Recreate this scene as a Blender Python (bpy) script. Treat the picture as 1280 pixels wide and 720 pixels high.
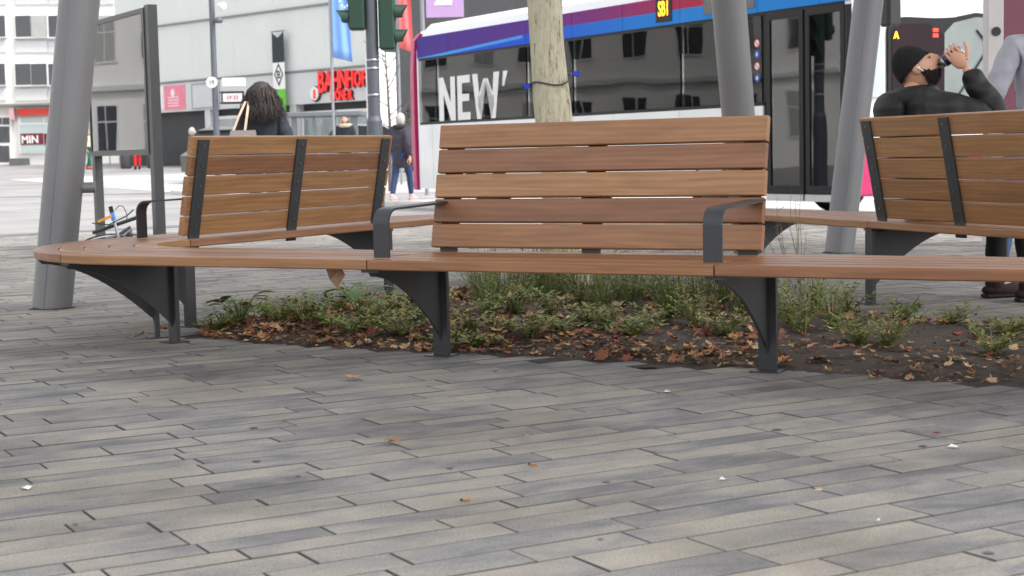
import bpy, bmesh, math, random
from mathutils import Vector, Matrix, noise
R = math.radians
rnd = random.Random(7)
for o in list(bpy.data.objects): bpy.data.objects.remove(o)
scene = bpy.context.scene
col = scene.collection

# ---------------------------------------------------------------- camera
CAM_H = .88
FPX = 2000.0
pitch = math.atan(170 / 2000); roll = .022
r0 = Vector((1, 0, 0)); u0 = Vector((0, math.sin(pitch), math.cos(pitch))); fw = Vector((0, math.cos(pitch), -math.sin(pitch)))
CR = r0 * math.cos(roll) - u0 * math.sin(roll)
CU = u0 * math.cos(roll) + r0 * math.sin(roll)
cd = bpy.data.cameras.new('camera'); cam = bpy.data.objects.new('camera', cd); col.objects.link(cam)
m3 = Matrix((CR, CU, -fw)).transposed()
cam.matrix_world = Matrix.Translation((0, 0, CAM_H)) @ m3.to_4x4()
cd.sensor_width = 36; cd.lens = FPX / 1280 * 36; cd.clip_end = 600; cd.clip_start = .05
cd.dof.use_dof = True; cd.dof.focus_distance = 6.8; cd.dof.aperture_fstop = 7
scene.camera = cam

# ---------------------------------------------------------------- sky, sun, exposure
SUN_EL = 55; SUN_AZ = 118         # azimuth clockwise from +Y (right, a little behind the camera)
w = bpy.data.worlds.new('World'); scene.world = w; w.use_nodes = True
nt = w.node_tree; nt.nodes.clear()
sky = nt.nodes.new('ShaderNodeTexSky'); sky.sky_type = 'NISHITA'; sky.sun_disc = False
sky.sun_elevation = R(SUN_EL); sky.sun_rotation = R(SUN_AZ)
sky.air_density = 1.0; sky.dust_density = 3.0; sky.ozone_density = 1.0
hs = nt.nodes.new('ShaderNodeHueSaturation'); hs.inputs['Saturation'].default_value = .14
bgn = nt.nodes.new('ShaderNodeBackground'); bgn.inputs[1].default_value = .15
wo = nt.nodes.new('ShaderNodeOutputWorld')
nt.links.new(sky.outputs[0], hs.inputs['Color']); nt.links.new(hs.outputs[0], bgn.inputs[0]); nt.links.new(bgn.outputs[0], wo.inputs[0])
sl = bpy.data.lights.new('sun', 'SUN'); sl.energy = 1.05; sl.angle = R(10); sl.color = (1, .95, .88)
so = bpy.data.objects.new('sun', sl); col.objects.link(so)
sd = Vector((math.sin(R(SUN_AZ)) * math.cos(R(SUN_EL)), math.cos(R(SUN_AZ)) * math.cos(R(SUN_EL)), math.sin(R(SUN_EL))))
so.rotation_euler = sd.to_track_quat('Z', 'Y').to_euler(); so.location = (6, 6, 12)
scene.view_settings.view_transform = 'Standard'; scene.view_settings.look = 'None'
scene.view_settings.exposure = 1.4; scene.view_settings.gamma = 1

# ---------------------------------------------------------------- helpers
def at(px, py, Y):                      # a sight line met at distance Y
    d = fw + CR * ((px - 640) / FPX) - CU * ((py - 360) / FPX)
    return Vector((0, 0, CAM_H)) + d * (Y / d.y)
def gz(Y): return max(0.0, .016 * (Y - 32))     # the square rises gently behind the bus stop
WL = {}
def tag(o, label=None, cat=None, group=None, kind=None):
    if label: o['label'] = label
    if cat: o['category'] = cat
    if group: o['group'] = group
    if kind: o['kind'] = kind
    return o
def empty(name, loc, label=None, cat=None, group=None, kind=None):
    o = bpy.data.objects.new(name, None); col.objects.link(o); o.location = loc; o.empty_display_size = .1
    WL[o.name] = Vector(loc)
    return tag(o, label, cat, group, kind)
class MB:
    def __init__(s, M=None): s.v = []; s.f = []; s.fm = []; s.M = M or Matrix.Identity(4); s.uv = None; s.mi = 0; s.sm = []
    def add(s, vs, fs, smooth=False):
        b = len(s.v); s.v += [s.M @ Vector(p) for p in vs]
        for f in fs: s.f.append([b + i for i in f]); s.fm.append(s.mi); s.sm.append(smooth)
        return s
    def box(s, c, d, rot=None, ch=0):
        x, y, z = d[0] / 2, d[1] / 2, d[2] / 2; c = Vector(c)
        if ch <= 0:
            vs = [Vector((a * x, b * y, e * z)) for a in (-1, 1) for b in (-1, 1) for e in (-1, 1)]
            fs = [(0, 1, 3, 2), (4, 6, 7, 5), (0, 4, 5, 1), (2, 3, 7, 6), (0, 2, 6, 4), (1, 5, 7, 3)]
        else:
            bm = bmesh.new(); bmesh.ops.create_cube(bm, size=1)
            for v in bm.verts: v.co = Vector((v.co.x * d[0], v.co.y * d[1], v.co.z * d[2]))
            bmesh.ops.bevel(bm, geom=list(bm.edges), offset=ch, segments=1, affect='EDGES')
            bm.verts.index_update(); vs = [v.co.copy() for v in bm.verts]; fs = [[v.index for v in f.verts] for f in bm.faces]; bm.free()
        if rot is not None: vs = [rot @ v for v in vs]
        return s.add([c + v for v in vs], fs)
    def bx(s, x0, x1, y0, y1, z0, z1, ch=0): return s.box(((x0 + x1) / 2, (y0 + y1) / 2, (z0 + z1) / 2), (x1 - x0, y1 - y0, z1 - z0), None, ch)
    def prism(s, poly, a, b, ax='z'):   # poly 2D extruded along axis
        n = len(poly)
        def mk(p, t):
            return {'z': (p[0], p[1], t), 'y': (p[0], t, p[1]), 'x': (t, p[0], p[1])}[ax]
        vs = [mk(p, a) for p in poly] + [mk(p, b) for p in poly]
        fs = [list(range(n))[::-1], list(range(n, 2 * n))] + [(i, (i + 1) % n, n + (i + 1) % n, n + i) for i in range(n)]
        return s.add(vs, fs)
    def tube(s, path, rad, n=10, cap=True, smooth=True):
        path = [Vector(p) for p in path]
        if not isinstance(rad, (list, tuple)): rad = [rad] * len(path)
        vs = []; fs = []; px = None
        for i, p in enumerate(path):
            t = (path[min(i + 1, len(path) - 1)] - path[max(i - 1, 0)]).normalized()
            if px is None: px = t.orthogonal().normalized()
            px = (px - t * px.dot(t)).normalized(); py = t.cross(px)
            vs += [p + (px * math.cos(2 * math.pi * k / n) + py * math.sin(2 * math.pi * k / n)) * rad[i] for k in range(n)]
        for i in range(len(path) - 1):
            for k in range(n): fs.append((i * n + k, i * n + (k + 1) % n, (i + 1) * n + (k + 1) % n, (i + 1) * n + k))
        s.add(vs, fs, smooth)
        if cap:
            b = len(vs)
            s.add(vs[:n], [list(range(n))[::-1]]); s.add(vs[-n:], [list(range(n))])
        return s
    def strip(s, path, wid, th, side):   # flat bar along a path, side = width direction
        path = [Vector(p) for p in path]; side = Vector(side).normalized(); vs = []; fs = []
        for i, p in enumerate(path):
            t = (path[min(i + 1, len(path) - 1)] - path[max(i - 1, 0)]).normalized(); nn = t.cross(side).normalized()
            vs += [p - side * wid / 2 - nn * th / 2, p + side * wid / 2 - nn * th / 2, p + side * wid / 2 + nn * th / 2, p - side * wid / 2 + nn * th / 2]
        for i in range(len(path) - 1):
            for k in range(4): fs.append((i * 4 + k, i * 4 + (k + 1) % 4, i * 4 + 4 + (k + 1) % 4, i * 4 + 4 + k))
        n = len(path); fs += [(3, 2, 1, 0), (4 * n - 4, 4 * n - 3, 4 * n - 2, 4 * n - 1)]
        return s.add(vs, fs)
    def lathe(s, prof, n=16, c=(0, 0, 0), smooth=True):
        vs = []; fs = []; c = Vector(c)
        for r_, z_ in prof: vs += [c + Vector((r_ * math.cos(2 * math.pi * k / n), r_ * math.sin(2 * math.pi * k / n), z_)) for k in range(n)]
        for i in range(len(prof) - 1):
            for k in range(n): fs.append((i * n + k, i * n + (k + 1) % n, (i + 1) * n + (k + 1) % n, (i + 1) * n + k))
        fs += [list(range(n))[::-1], list(range((len(prof) - 1) * n, len(prof) * n))]
        return s.add(vs, fs, smooth)
    def disc(s, c, nrm, r, th, n=20):
        nrm = Vector(nrm).normalized(); q = nrm.to_track_quat('Z', 'Y').to_matrix(); c = Vector(c)
        vs = [c + q @ Vector((r * math.cos(2 * math.pi * k / n), r * math.sin(2 * math.pi * k / n), t)) for t in (0, th) for k in range(n)]
        return s.add(vs, [list(range(n))[::-1], list(range(n, 2 * n))] + [(k, (k + 1) % n, n + (k + 1) % n, n + k) for k in range(n)])
    def ell(s, c, r, n=12, m=8, rot=None):
        vs = []; fs = []; c = Vector(c)
        for i in range(m + 1):
            a = math.pi * i / m
            for k in range(n):
                b = 2 * math.pi * k / n; p = Vector((r[0] * math.sin(a) * math.cos(b), r[1] * math.sin(a) * math.sin(b), r[2] * math.cos(a)))
                vs.append(c + (rot @ p if rot else p))
        for i in range(m):
            for k in range(n): fs.append((i * n + k, (i + 1) * n + k, (i + 1) * n + (k + 1) % n, i * n + (k + 1) % n))
        return s.add(vs, fs, True)
    def build(s, name, mat, parent=None, origin=None):
        me = bpy.data.meshes.new(name)
        off = WL[parent.name] if parent else (Vector(origin) if origin is not None else Vector((0, 0, 0)))
        me.from_pydata([v - off for v in s.v], [], s.f)
        mats = mat if isinstance(mat, (list, tuple)) else [mat]
        for q in mats: me.materials.append(q)
        for p, i, sm in zip(me.polygons, s.fm, s.sm): p.material_index = i; p.use_smooth = sm
        if s.uv:
            ul = me.uv_layers.new(name='UVMap')
            for lp in me.loops: ul.data[lp.index].uv = s.uv[lp.vertex_index]
        me.validate(); me.update()
        o = bpy.data.objects.new(name, me); col.objects.link(o)
        if parent: o.parent = parent; WL[o.name] = WL[parent.name]
        else:
            o.location = off; WL[o.name] = Vector(off)
        return o
def frame(o, x, y, z=None):
    x = Vector(x).normalized(); y = Vector(y).normalized(); z = x.cross(y) if z is None else Vector(z)
    m = Matrix((x, y, z)).transposed().to_4x4(); m.translation = Vector(o); return m
def text(body, size, M, depth, mat, name, parent, off=0.0, sx=1.0, align='LEFT', origin=None):
    c = bpy.data.curves.new('t', 'FONT'); c.body = body; c.size = size; c.extrude = depth; c.offset = off; c.align_x = align; c.resolution_u = 3
    t = bpy.data.objects.new('t', c); col.objects.link(t)
    bpy.context.view_layer.update()
    me = bpy.data.meshes.new_from_object(t.evaluated_get(bpy.context.evaluated_depsgraph_get()))
    bpy.data.objects.remove(t); bpy.data.curves.remove(c)
    me.transform(M @ Matrix.Diagonal((sx, 1, 1, 1)))
    offv = WL[parent.name] if parent else Vector(origin or (0, 0, 0))
    me.transform(Matrix.Translation(-offv)); me.materials.clear(); me.materials.append(mat)
    o = bpy.data.objects.new(name, me); col.objects.link(o)
    if parent: o.parent = parent; WL[o.name] = WL[parent.name]
    return o

# ---------------------------------------------------------------- materials
def srgb(r_, g_, b_): return tuple(((c / 255) / 12.92 if c / 255 <= .04045 else ((c / 255 + .055) / 1.055) ** 2.4) for c in (r_, g_, b_)) + (1,)
def mat(name, c, rough=.6, metal=0, var=.12, scale=8, bump=0, bscale=60, spec=.5, emit=None, coat=0, objvar=0, detail=5):
    m = bpy.data.materials.new(name); m.use_nodes = True; n = m.node_tree.nodes; l = m.node_tree.links
    b = n['Principled BSDF']; c = tuple(c)[:3]
    b.inputs['Roughness'].default_value = rough; b.inputs['Metallic'].default_value = metal; b.inputs['Specular IOR Level'].default_value = spec
    b.inputs['Coat Weight'].default_value = coat
    tc = n.new('ShaderNodeTexCoord'); nz = n.new('ShaderNodeTexNoise'); nz.inputs['Scale'].default_value = scale; nz.inputs['Detail'].default_value = detail
    l.new(tc.outputs['Object'], nz.inputs['Vector'])
    mx = n.new('ShaderNodeMix'); mx.data_type = 'RGBA'
    mx.inputs[6].default_value = tuple(x * (1 - var) for x in c) + (1,); mx.inputs[7].default_value = tuple(min(1, x * (1 + var)) for x in c) + (1,)
    l.new(nz.outputs[0], mx.inputs[0]); outc = mx.outputs[2]
    if objvar:
        oi = n.new('ShaderNodeObjectInfo'); h = n.new('ShaderNodeHueSaturation'); mr = n.new('ShaderNodeMapRange')
        mr.inputs[3].default_value = 1 - objvar; mr.inputs[4].default_value = 1 + objvar
        l.new(oi.outputs['Random'], mr.inputs[0]); l.new(mr.outputs[0], h.inputs['Value']); l.new(outc, h.inputs['Color']); outc = h.outputs[0]
    l.new(outc, b.inputs['Base Color'])
    if bump:
        n2 = n.new('ShaderNodeTexNoise'); n2.inputs['Scale'].default_value = bscale; n2.inputs['Detail'].default_value = 6; l.new(tc.outputs['Object'], n2.inputs['Vector'])
        bp = n.new('ShaderNodeBump'); bp.inputs['Strength'].default_value = bump; bp.inputs['Distance'].default_value = .01; l.new(n2.outputs[0], bp.inputs['Height']); l.new(bp.outputs[0], b.inputs['Normal'])
    if emit: b.inputs['Emission Color'].default_value = tuple(emit[:3]) + (1,); b.inputs['Emission Strength'].default_value = emit[3]
    return m
def wood(name):
    m = bpy.data.materials.new(name); m.use_nodes = True; n = m.node_tree.nodes; l = m.node_tree.links; b = n['Principled BSDF']
    uv = n.new('ShaderNodeUVMap'); mp = n.new('ShaderNodeMapping'); oi = n.new('ShaderNodeObjectInfo'); cb = n.new('ShaderNodeCombineXYZ')
    mu = n.new('ShaderNodeMath'); mu.operation = 'MULTIPLY'; mu.inputs[1].default_value = 57; l.new(oi.outputs['Random'], mu.inputs[0]); l.new(mu.outputs[0], cb.inputs[0]); l.new(mu.outputs[0], cb.inputs[2])
    l.new(uv.outputs[0], mp.inputs['Vector']); l.new(cb.outputs[0], mp.inputs['Location']); mp.inputs['Scale'].default_value = (1.6, 14, 1)
    n1 = n.new('ShaderNodeTexNoise'); n1.inputs['Scale'].default_value = 1.6; n1.inputs['Detail'].default_value = 6; n1.inputs['Distortion'].default_value = .8; l.new(mp.outputs[0], n1.inputs['Vector'])
    wv = n.new('ShaderNodeTexWave'); wv.wave_type = 'BANDS'; wv.bands_direction = 'Y'; wv.inputs['Scale'].default_value = .9; wv.inputs['Distortion'].default_value = 9; wv.inputs['Detail'].default_value = 3; wv.inputs['Detail Scale'].default_value = .7; l.new(mp.outputs[0], wv.inputs['Vector'])
    r1 = n.new('ShaderNodeValToRGB'); e = r1.color_ramp.elements
    e[0].position = .0; e[0].color = srgb(138, 92, 63); e[1].position = 1; e[1].color = srgb(172, 127, 84)
    q = r1.color_ramp.elements.new(.35); q.color = srgb(151, 104, 71); q = r1.color_ramp.elements.new(.7); q.color = srgb(162, 116, 77)
    l.new(oi.outputs['Random'], r1.inputs[0])
    mx = n.new('ShaderNodeMix'); mx.data_type = 'RGBA'; mx.blend_type = 'MULTIPLY'; mx.inputs[0].default_value = .55
    r2 = n.new('ShaderNodeValToRGB'); r2.color_ramp.elements[0].position = .3; r2.color_ramp.elements[0].color = (.5, .42, .36, 1); r2.color_ramp.elements[1].position = .65; r2.color_ramp.elements[1].color = (1.05, 1.05, 1.05, 1)
    l.new(n1.outputs[0], r2.inputs[0]); l.new(r1.outputs[0], mx.inputs[6]); l.new(r2.outputs[0], mx.inputs[7])
    m2 = n.new('ShaderNodeMix'); m2.data_type = 'RGBA'; m2.blend_type = 'MULTIPLY'; m2.inputs[0].default_value = .16; l.new(mx.outputs[2], m2.inputs[6]); l.new(wv.outputs[0], m2.inputs[7])
    l.new(m2.outputs[2], b.inputs['Base Color']); b.inputs['Roughness'].default_value = .42; b.inputs['Specular IOR Level'].default_value = .6
    bp = n.new('ShaderNodeBump'); bp.inputs['Strength'].default_value = .12; bp.inputs['Distance'].default_value = .004; l.new(n1.outputs[0], bp.inputs['Height']); l.new(bp.outputs[0], b.inputs['Normal'])
    return m
def glass(name, tint, ior=1.5, gloss=.02, wave=0):
    m = bpy.data.materials.new(name); m.use_nodes = True; n = m.node_tree.nodes; l = m.node_tree.links; n.remove(n['Principled BSDF'])
    t = n.new('ShaderNodeBsdfTransparent'); t.inputs[0].default_value = tuple(tint) + (1,); g = n.new('ShaderNodeBsdfGlossy'); g.inputs['Roughness'].default_value = gloss
    fr = n.new('ShaderNodeFresnel'); fr.inputs[0].default_value = ior; mx = n.new('ShaderNodeMixShader')
    if wave:
        tc = n.new('ShaderNodeTexCoord'); nz = n.new('ShaderNodeTexNoise'); nz.inputs['Scale'].default_value = 1.1; nz.inputs['Detail'].default_value = 1.0; l.new(tc.outputs['Object'], nz.inputs['Vector'])
        bp = n.new('ShaderNodeBump'); bp.inputs['Strength'].default_value = wave; bp.inputs['Distance'].default_value = .05; l.new(nz.outputs[0], bp.inputs['Height']); l.new(bp.outputs[0], g.inputs['Normal'])
    l.new(fr.outputs[0], mx.inputs[0]); l.new(t.outputs[0], mx.inputs[1]); l.new(g.outputs[0], mx.inputs[2]); l.new(mx.outputs[0], n['Material Output'].inputs[0])
    return m
def paver_mat(name):
    m = bpy.data.materials.new(name); m.use_nodes = True; n = m.node_tree.nodes; l = m.node_tree.links; b = n['Principled BSDF']
    ge = n.new('ShaderNodeNewGeometry'); oi = n.new('ShaderNodeObjectInfo')
    ad = n.new('ShaderNodeMath'); ad.operation = 'ADD'; l.new(ge.outputs['Random Per Island'], ad.inputs[0]); l.new(oi.outputs['Random'], ad.inputs[1])
    frc = n.new('ShaderNodeMath'); frc.operation = 'FRACT'; l.new(ad.outputs[0], frc.inputs[0])
    mu = n.new('ShaderNodeMath'); mu.operation = 'MULTIPLY'; mu.inputs[1].default_value = 40; l.new(frc.outputs[0], mu.inputs[0])
    cb = n.new('ShaderNodeCombineXYZ'); l.new(mu.outputs[0], cb.inputs[2])
    mp = n.new('ShaderNodeMapping'); mp.vector_type = 'POINT'; mp.inputs['Rotation'].default_value = (0, 0, R(-29.3)); l.new(ge.outputs['Position'], mp.inputs['Vector'])
    m2 = n.new('ShaderNodeMapping'); m2.inputs['Scale'].default_value = (1, 1.7, 1); l.new(mp.outputs[0], m2.inputs['Vector']); l.new(cb.outputs[0], m2.inputs['Location'])
    nz = n.new('ShaderNodeTexNoise'); nz.inputs['Scale'].default_value = 3.2; nz.inputs['Detail'].default_value = 5; nz.inputs['Roughness'].default_value = .62; nz.inputs['Distortion'].default_value = .5; l.new(m2.outputs[0], nz.inputs['Vector'])
    rp = n.new('ShaderNodeValToRGB'); e = rp.color_ramp.elements
    e[0].position = .30; e[0].color = srgb(112, 111, 113); e[1].position = .74; e[1].color = srgb(166, 160, 149)
    q = e.new(.44); q.color = srgb(136, 134, 133); q = e.new(.55); q.color = srgb(152, 147, 139)
    # shift the noise per paver so that some come out blue-grey and some warm
    sh = n.new('ShaderNodeMapRange'); sh.inputs[3].default_value = -.10; sh.inputs[4].default_value = .10; l.new(frc.outputs[0], sh.inputs[0])
    a2 = n.new('ShaderNodeMath'); a2.operation = 'ADD'; l.new(nz.outputs[0], a2.inputs[0]); l.new(sh.outputs[0], a2.inputs[1]); l.new(a2.outputs[0], rp.inputs[0])
    # broad dirt
    n3 = n.new('ShaderNodeTexNoise'); n3.inputs['Scale'].default_value = 1.1; n3.inputs['Detail'].default_value = 4; l.new(ge.outputs['Position'], n3.inputs['Vector'])
    r3 = n.new('ShaderNodeValToRGB'); r3.color_ramp.elements[0].position = .34; r3.color_ramp.elements[0].color = (.6, .58, .56, 1); r3.color_ramp.elements[1].position = .52; r3.color_ramp.elements[1].color = (1, 1, 1, 1); l.new(n3.outputs[0], r3.inputs[0])
    n4 = n.new('ShaderNodeTexNoise'); n4.inputs['Scale'].default_value = 150; n4.inputs['Detail'].default_value = 3; l.new(ge.outputs['Position'], n4.inputs['Vector'])
    r4 = n.new('ShaderNodeValToRGB'); r4.color_ramp.elements[0].position = .3; r4.color_ramp.elements[0].color = (.66, .66, .66, 1); r4.color_ramp.elements[1].position = .6; r4.color_ramp.elements[1].color = (1.03, 1.03, 1.03, 1); l.new(n4.outputs[0], r4.inputs[0])
    x1 = n.new('ShaderNodeMix'); x1.data_type = 'RGBA'; x1.blend_type = 'MULTIPLY'; x1.inputs[0].default_value = .75; l.new(rp.outputs[0], x1.inputs[6]); l.new(r3.outputs[0], x1.inputs[7])
    x2 = n.new('ShaderNodeMix'); x2.data_type = 'RGBA'; x2.blend_type = 'MULTIPLY'; x2.inputs[0].default_value = 1; l.new(x1.outputs[2], x2.inputs[6]); l.new(r4.outputs[0], x2.inputs[7])
    l.new(x2.outputs[2], b.inputs['Base Color']); b.inputs['Roughness'].default_value = .75; b.inputs['Specular IOR Level'].default_value = .3
    bp = n.new('ShaderNodeBump'); bp.inputs['Strength'].default_value = .25; bp.inputs['Distance'].default_value = .003; l.new(n4.outputs[0], bp.inputs['Height']); l.new(bp.outputs[0], b.inputs['Normal'])
    return m
def plaza_mat():
    m = bpy.data.materials.new('plaza_stone'); m.use_nodes = True; n = m.node_tree.nodes; l = m.node_tree.links; b = n['Principled BSDF']
    ge = n.new('ShaderNodeNewGeometry'); mp = n.new('ShaderNodeMapping'); mp.inputs['Rotation'].default_value = (0, 0, R(-29.3)); l.new(ge.outputs['Position'], mp.inputs['Vector'])
    br = n.new('ShaderNodeTexBrick'); br.inputs['Scale'].default_value = 1; br.inputs['Mortar Size'].default_value = .012; br.inputs['Brick Width'].default_value = 1.4; br.inputs['Row Height'].default_value = .7
    br.inputs['Color1'].default_value = (.27, .265, .26, 1); br.inputs['Color2'].default_value = (.31, .3, .295, 1); br.inputs['Mortar'].default_value = (.24, .24, .25, 1); l.new(mp.outputs[0], br.inputs['Vector'])
    nz = n.new('ShaderNodeTexNoise'); nz.inputs['Scale'].default_value = .5; nz.inputs['Detail'].default_value = 6; l.new(ge.outputs['Position'], nz.inputs['Vector'])
    rp = n.new('ShaderNodeValToRGB'); rp.color_ramp.elements[0].position = .35; rp.color_ramp.elements[0].color = (.75, .75, .77, 1); rp.color_ramp.elements[1].position = .6; rp.color_ramp.elements[1].color = (1, 1, 1, 1); l.new(nz.outputs[0], rp.inputs[0])
    mx = n.new('ShaderNodeMix'); mx.data_type = 'RGBA'; mx.blend_type = 'MULTIPLY'; mx.inputs[0].default_value = 1; l.new(br.outputs[0], mx.inputs[6]); l.new(rp.outputs[0], mx.inputs[7]); l.new(mx.outputs[2], b.inputs['Base Color'])
    b.inputs['Roughness'].default_value = .7
    return m
def bark_mat():
    m = bpy.data.materials.new('pale_bark'); m.use_nodes = True; n = m.node_tree.nodes; l = m.node_tree.links; b = n['Principled BSDF']
    tc = n.new('ShaderNodeTexCoord'); mp = n.new('ShaderNodeMapping'); mp.inputs['Scale'].default_value = (1, 1, .22); l.new(tc.outputs['Object'], mp.inputs['Vector'])
    nz = n.new('ShaderNodeTexNoise'); nz.inputs['Scale'].default_value = 38; nz.inputs['Detail'].default_value = 6; nz.inputs['Roughness'].default_value = .7; l.new(mp.outputs[0], nz.inputs['Vector'])
    rp = n.new('ShaderNodeValToRGB'); e = rp.color_ramp.elements; e[0].position = .33; e[0].color = srgb(120, 112, 92); e[1].position = .6; e[1].color = srgb(212, 204, 180); q = e.new(.43); q.color = srgb(190, 182, 156)
    l.new(nz.outputs[0], rp.inputs[0])
    n2 = n.new('ShaderNodeTexNoise'); n2.inputs['Scale'].default_value = 5; n2.inputs['Detail'].default_value = 4; l.new(mp.outputs[0], n2.inputs['Vector'])
    mx = n.new('ShaderNodeMix'); mx.data_type = 'RGBA'; mx.blend_type = 'MIX'; mx.inputs[7].default_value = srgb(178, 176, 152); l.new(rp.outputs[0], mx.inputs[6])
    mr = n.new('ShaderNodeMapRange'); mr.inputs[1].default_value = .45; mr.inputs[2].default_value = .7; mr.inputs[4].default_value = .55; l.new(n2.outputs[0], mr.inputs[0]); l.new(mr.outputs[0], mx.inputs[0])
    n3 = n.new('ShaderNodeTexNoise'); n3.inputs['Scale'].default_value = 22; n3.inputs['Detail'].default_value = 8; n3.inputs['Roughness'].default_value = .75; n3.inputs['Distortion'].default_value = .6
    m4 = n.new('ShaderNodeMapping'); m4.inputs['Scale'].default_value = (1.6, 1.6, .5); l.new(tc.outputs['Object'], m4.inputs['Vector']); l.new(m4.outputs[0], n3.inputs['Vector'])
    r5 = n.new('ShaderNodeValToRGB'); r5.color_ramp.elements[0].position = .36; r5.color_ramp.elements[0].color = (.42, .38, .3, 1); r5.color_ramp.elements[1].position = .43; r5.color_ramp.elements[1].color = (1, 1, 1, 1); l.new(n3.outputs[0], r5.inputs[0])
    x5 = n.new('ShaderNodeMix'); x5.data_type = 'RGBA'; x5.blend_type = 'MULTIPLY'; x5.inputs[0].default_value = .85; l.new(mx.outputs[2], x5.inputs[6]); l.new(r5.outputs[0], x5.inputs[7])
    l.new(x5.outputs[2], b.inputs['Base Color']); b.inputs['Roughness'].default_value = .85
    bp = n.new('ShaderNodeBump'); bp.inputs['Strength'].default_value = .8; bp.inputs['Distance'].default_value = .008; l.new(nz.outputs[0], bp.inputs['Height']); l.new(bp.outputs[0], b.inputs['Normal'])
    return m
def leafmat(name, cols, rough=.6, isl=False):
    m = bpy.data.materials.new(name); m.use_nodes = True; n = m.node_tree.nodes; l = m.node_tree.links; b = n['Principled BSDF']
    oi = n.new('ShaderNodeObjectInfo'); ge = n.new('ShaderNodeNewGeometry'); rp = n.new('ShaderNodeValToRGB'); rp.color_ramp.interpolation = 'CONSTANT' if len(cols) > 3 else 'LINEAR'
    e = rp.color_ramp.elements; e[0].color = cols[0]; e[0].position = 0; e[1].position = 1 - 1 / len(cols) if len(cols) > 3 else 1; e[1].color = cols[-1]
    for i, c in enumerate(cols[1:-1]): q = e.new((i + 1) / len(cols) if len(cols) > 3 else (i + 1) / (len(cols) - 1)); q.color = c
    l.new((ge.outputs['Random Per Island'] if isl else oi.outputs['Random']), rp.inputs[0])
    tc = n.new('ShaderNodeTexCoord'); nz = n.new('ShaderNodeTexNoise'); nz.inputs['Scale'].default_value = 60; nz.inputs['Detail'].default_value = 4; l.new(tc.outputs['Object'], nz.inputs['Vector'])
    hv = n.new('ShaderNodeHueSaturation'); mr = n.new('ShaderNodeMapRange'); mr.inputs[1].default_value = .3; mr.inputs[2].default_value = .7; mr.inputs[3].default_value = .6; mr.inputs[4].default_value = 1.3; l.new(nz.outputs[0], mr.inputs[0]); l.new(mr.outputs[0], hv.inputs['Value']); l.new(rp.outputs[0], hv.inputs['Color'])
    l.new(hv.outputs[0], b.inputs['Base Color']); b.inputs['Roughness'].default_value = rough
    return m
MW = wood('teak_slats')
MS = mat('anthracite_steel', (.045, .047, .052), .42, .1, .12, 12, .05, 200, spec=.5)
MBOLT = mat('zinc_bolt', (.3, .3, .3), .35, .9)
MP = paver_mat('mottled_paver'); MPL = plaza_mat()
MJ = mat('joint_sand', (.1, .095, .088), .95, 0, .3, 40)
MSOIL = mat('dark_soil', (.07, .054, .042), .97, 0, .6, 14, .9, 70)
MBARK = bark_mat()
MCOL = mat('galvanised_grey_paint', srgb(124, 124, 126)[:3], .45, .25, .16, 2.2, .08, 60, detail=9)
MDK = mat('dark_grey_frame', (.06, .062, .066), .45, .2, .1)
MWH = mat('white_paint', (.78, .78, .78), .5, 0, .04)
MBLK = mat('black_plastic', (.014, .014, .015), .4, 0, .1)
MRUB = mat('rubber', (.02, .02, .02), .8)
MGL = glass('bus_glass', (.62, .63, .635), 1.42, .012, .05)
MGD = glass('door_glass', (.74, .78, .77), 1.85, .02, .04)
MGC = glass('clear_glass', (.9, .92, .92), 1.5)
MWIN = mat('window_dark', (.07, .075, .085), .12, 0, .4, .6)
# ---------------------------------------------------------------- ground
E1 = Vector((math.cos(R(29.3)), math.sin(R(29.3)), 0)); E2 = Vector((-math.sin(R(29.3)), math.cos(R(29.3)), 0))
PAVE_FAR = 19.5
BUS0 = Vector((-1.5, 26.93, 0)); BE = Vector((.498, -.867, 0)); BN = Vector((.867, .498, 0))   # bus rear corner, forward, away from us
def sheet(name, x0, x1, ys, zf, mt, parent=None, kind='structure'):
    b = MB(); nx = 2
    for y in ys: b.v += [Vector((x0, y, zf(y))), Vector((x1, y, zf(y)))]
    for i in range(len(ys) - 1): b.f.append([2 * i, 2 * i + 1, 2 * i + 3, 2 * i + 2]); b.fm.append(0); b.sm.append(False)
    o = b.build(name, mt, parent)
    if kind: o['kind'] = kind
    return o
pav = sheet('pavement', -60, 60, [-40, PAVE_FAR + .2], lambda y: -.012, MJ)
ysl = [PAVE_FAR, 21, 24, 30, 36, 44, 54, 66, 80, 95, 130, 180, 400]
plaza = sheet('plaza', -250, 250, ysl, lambda y: gz(min(y, 95)) - .002, MPL)
# near apron behind the camera continues the same stone
sheet('plaza', -60, 60, [-40, 2.0], lambda y: -.004, MPL)
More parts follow.
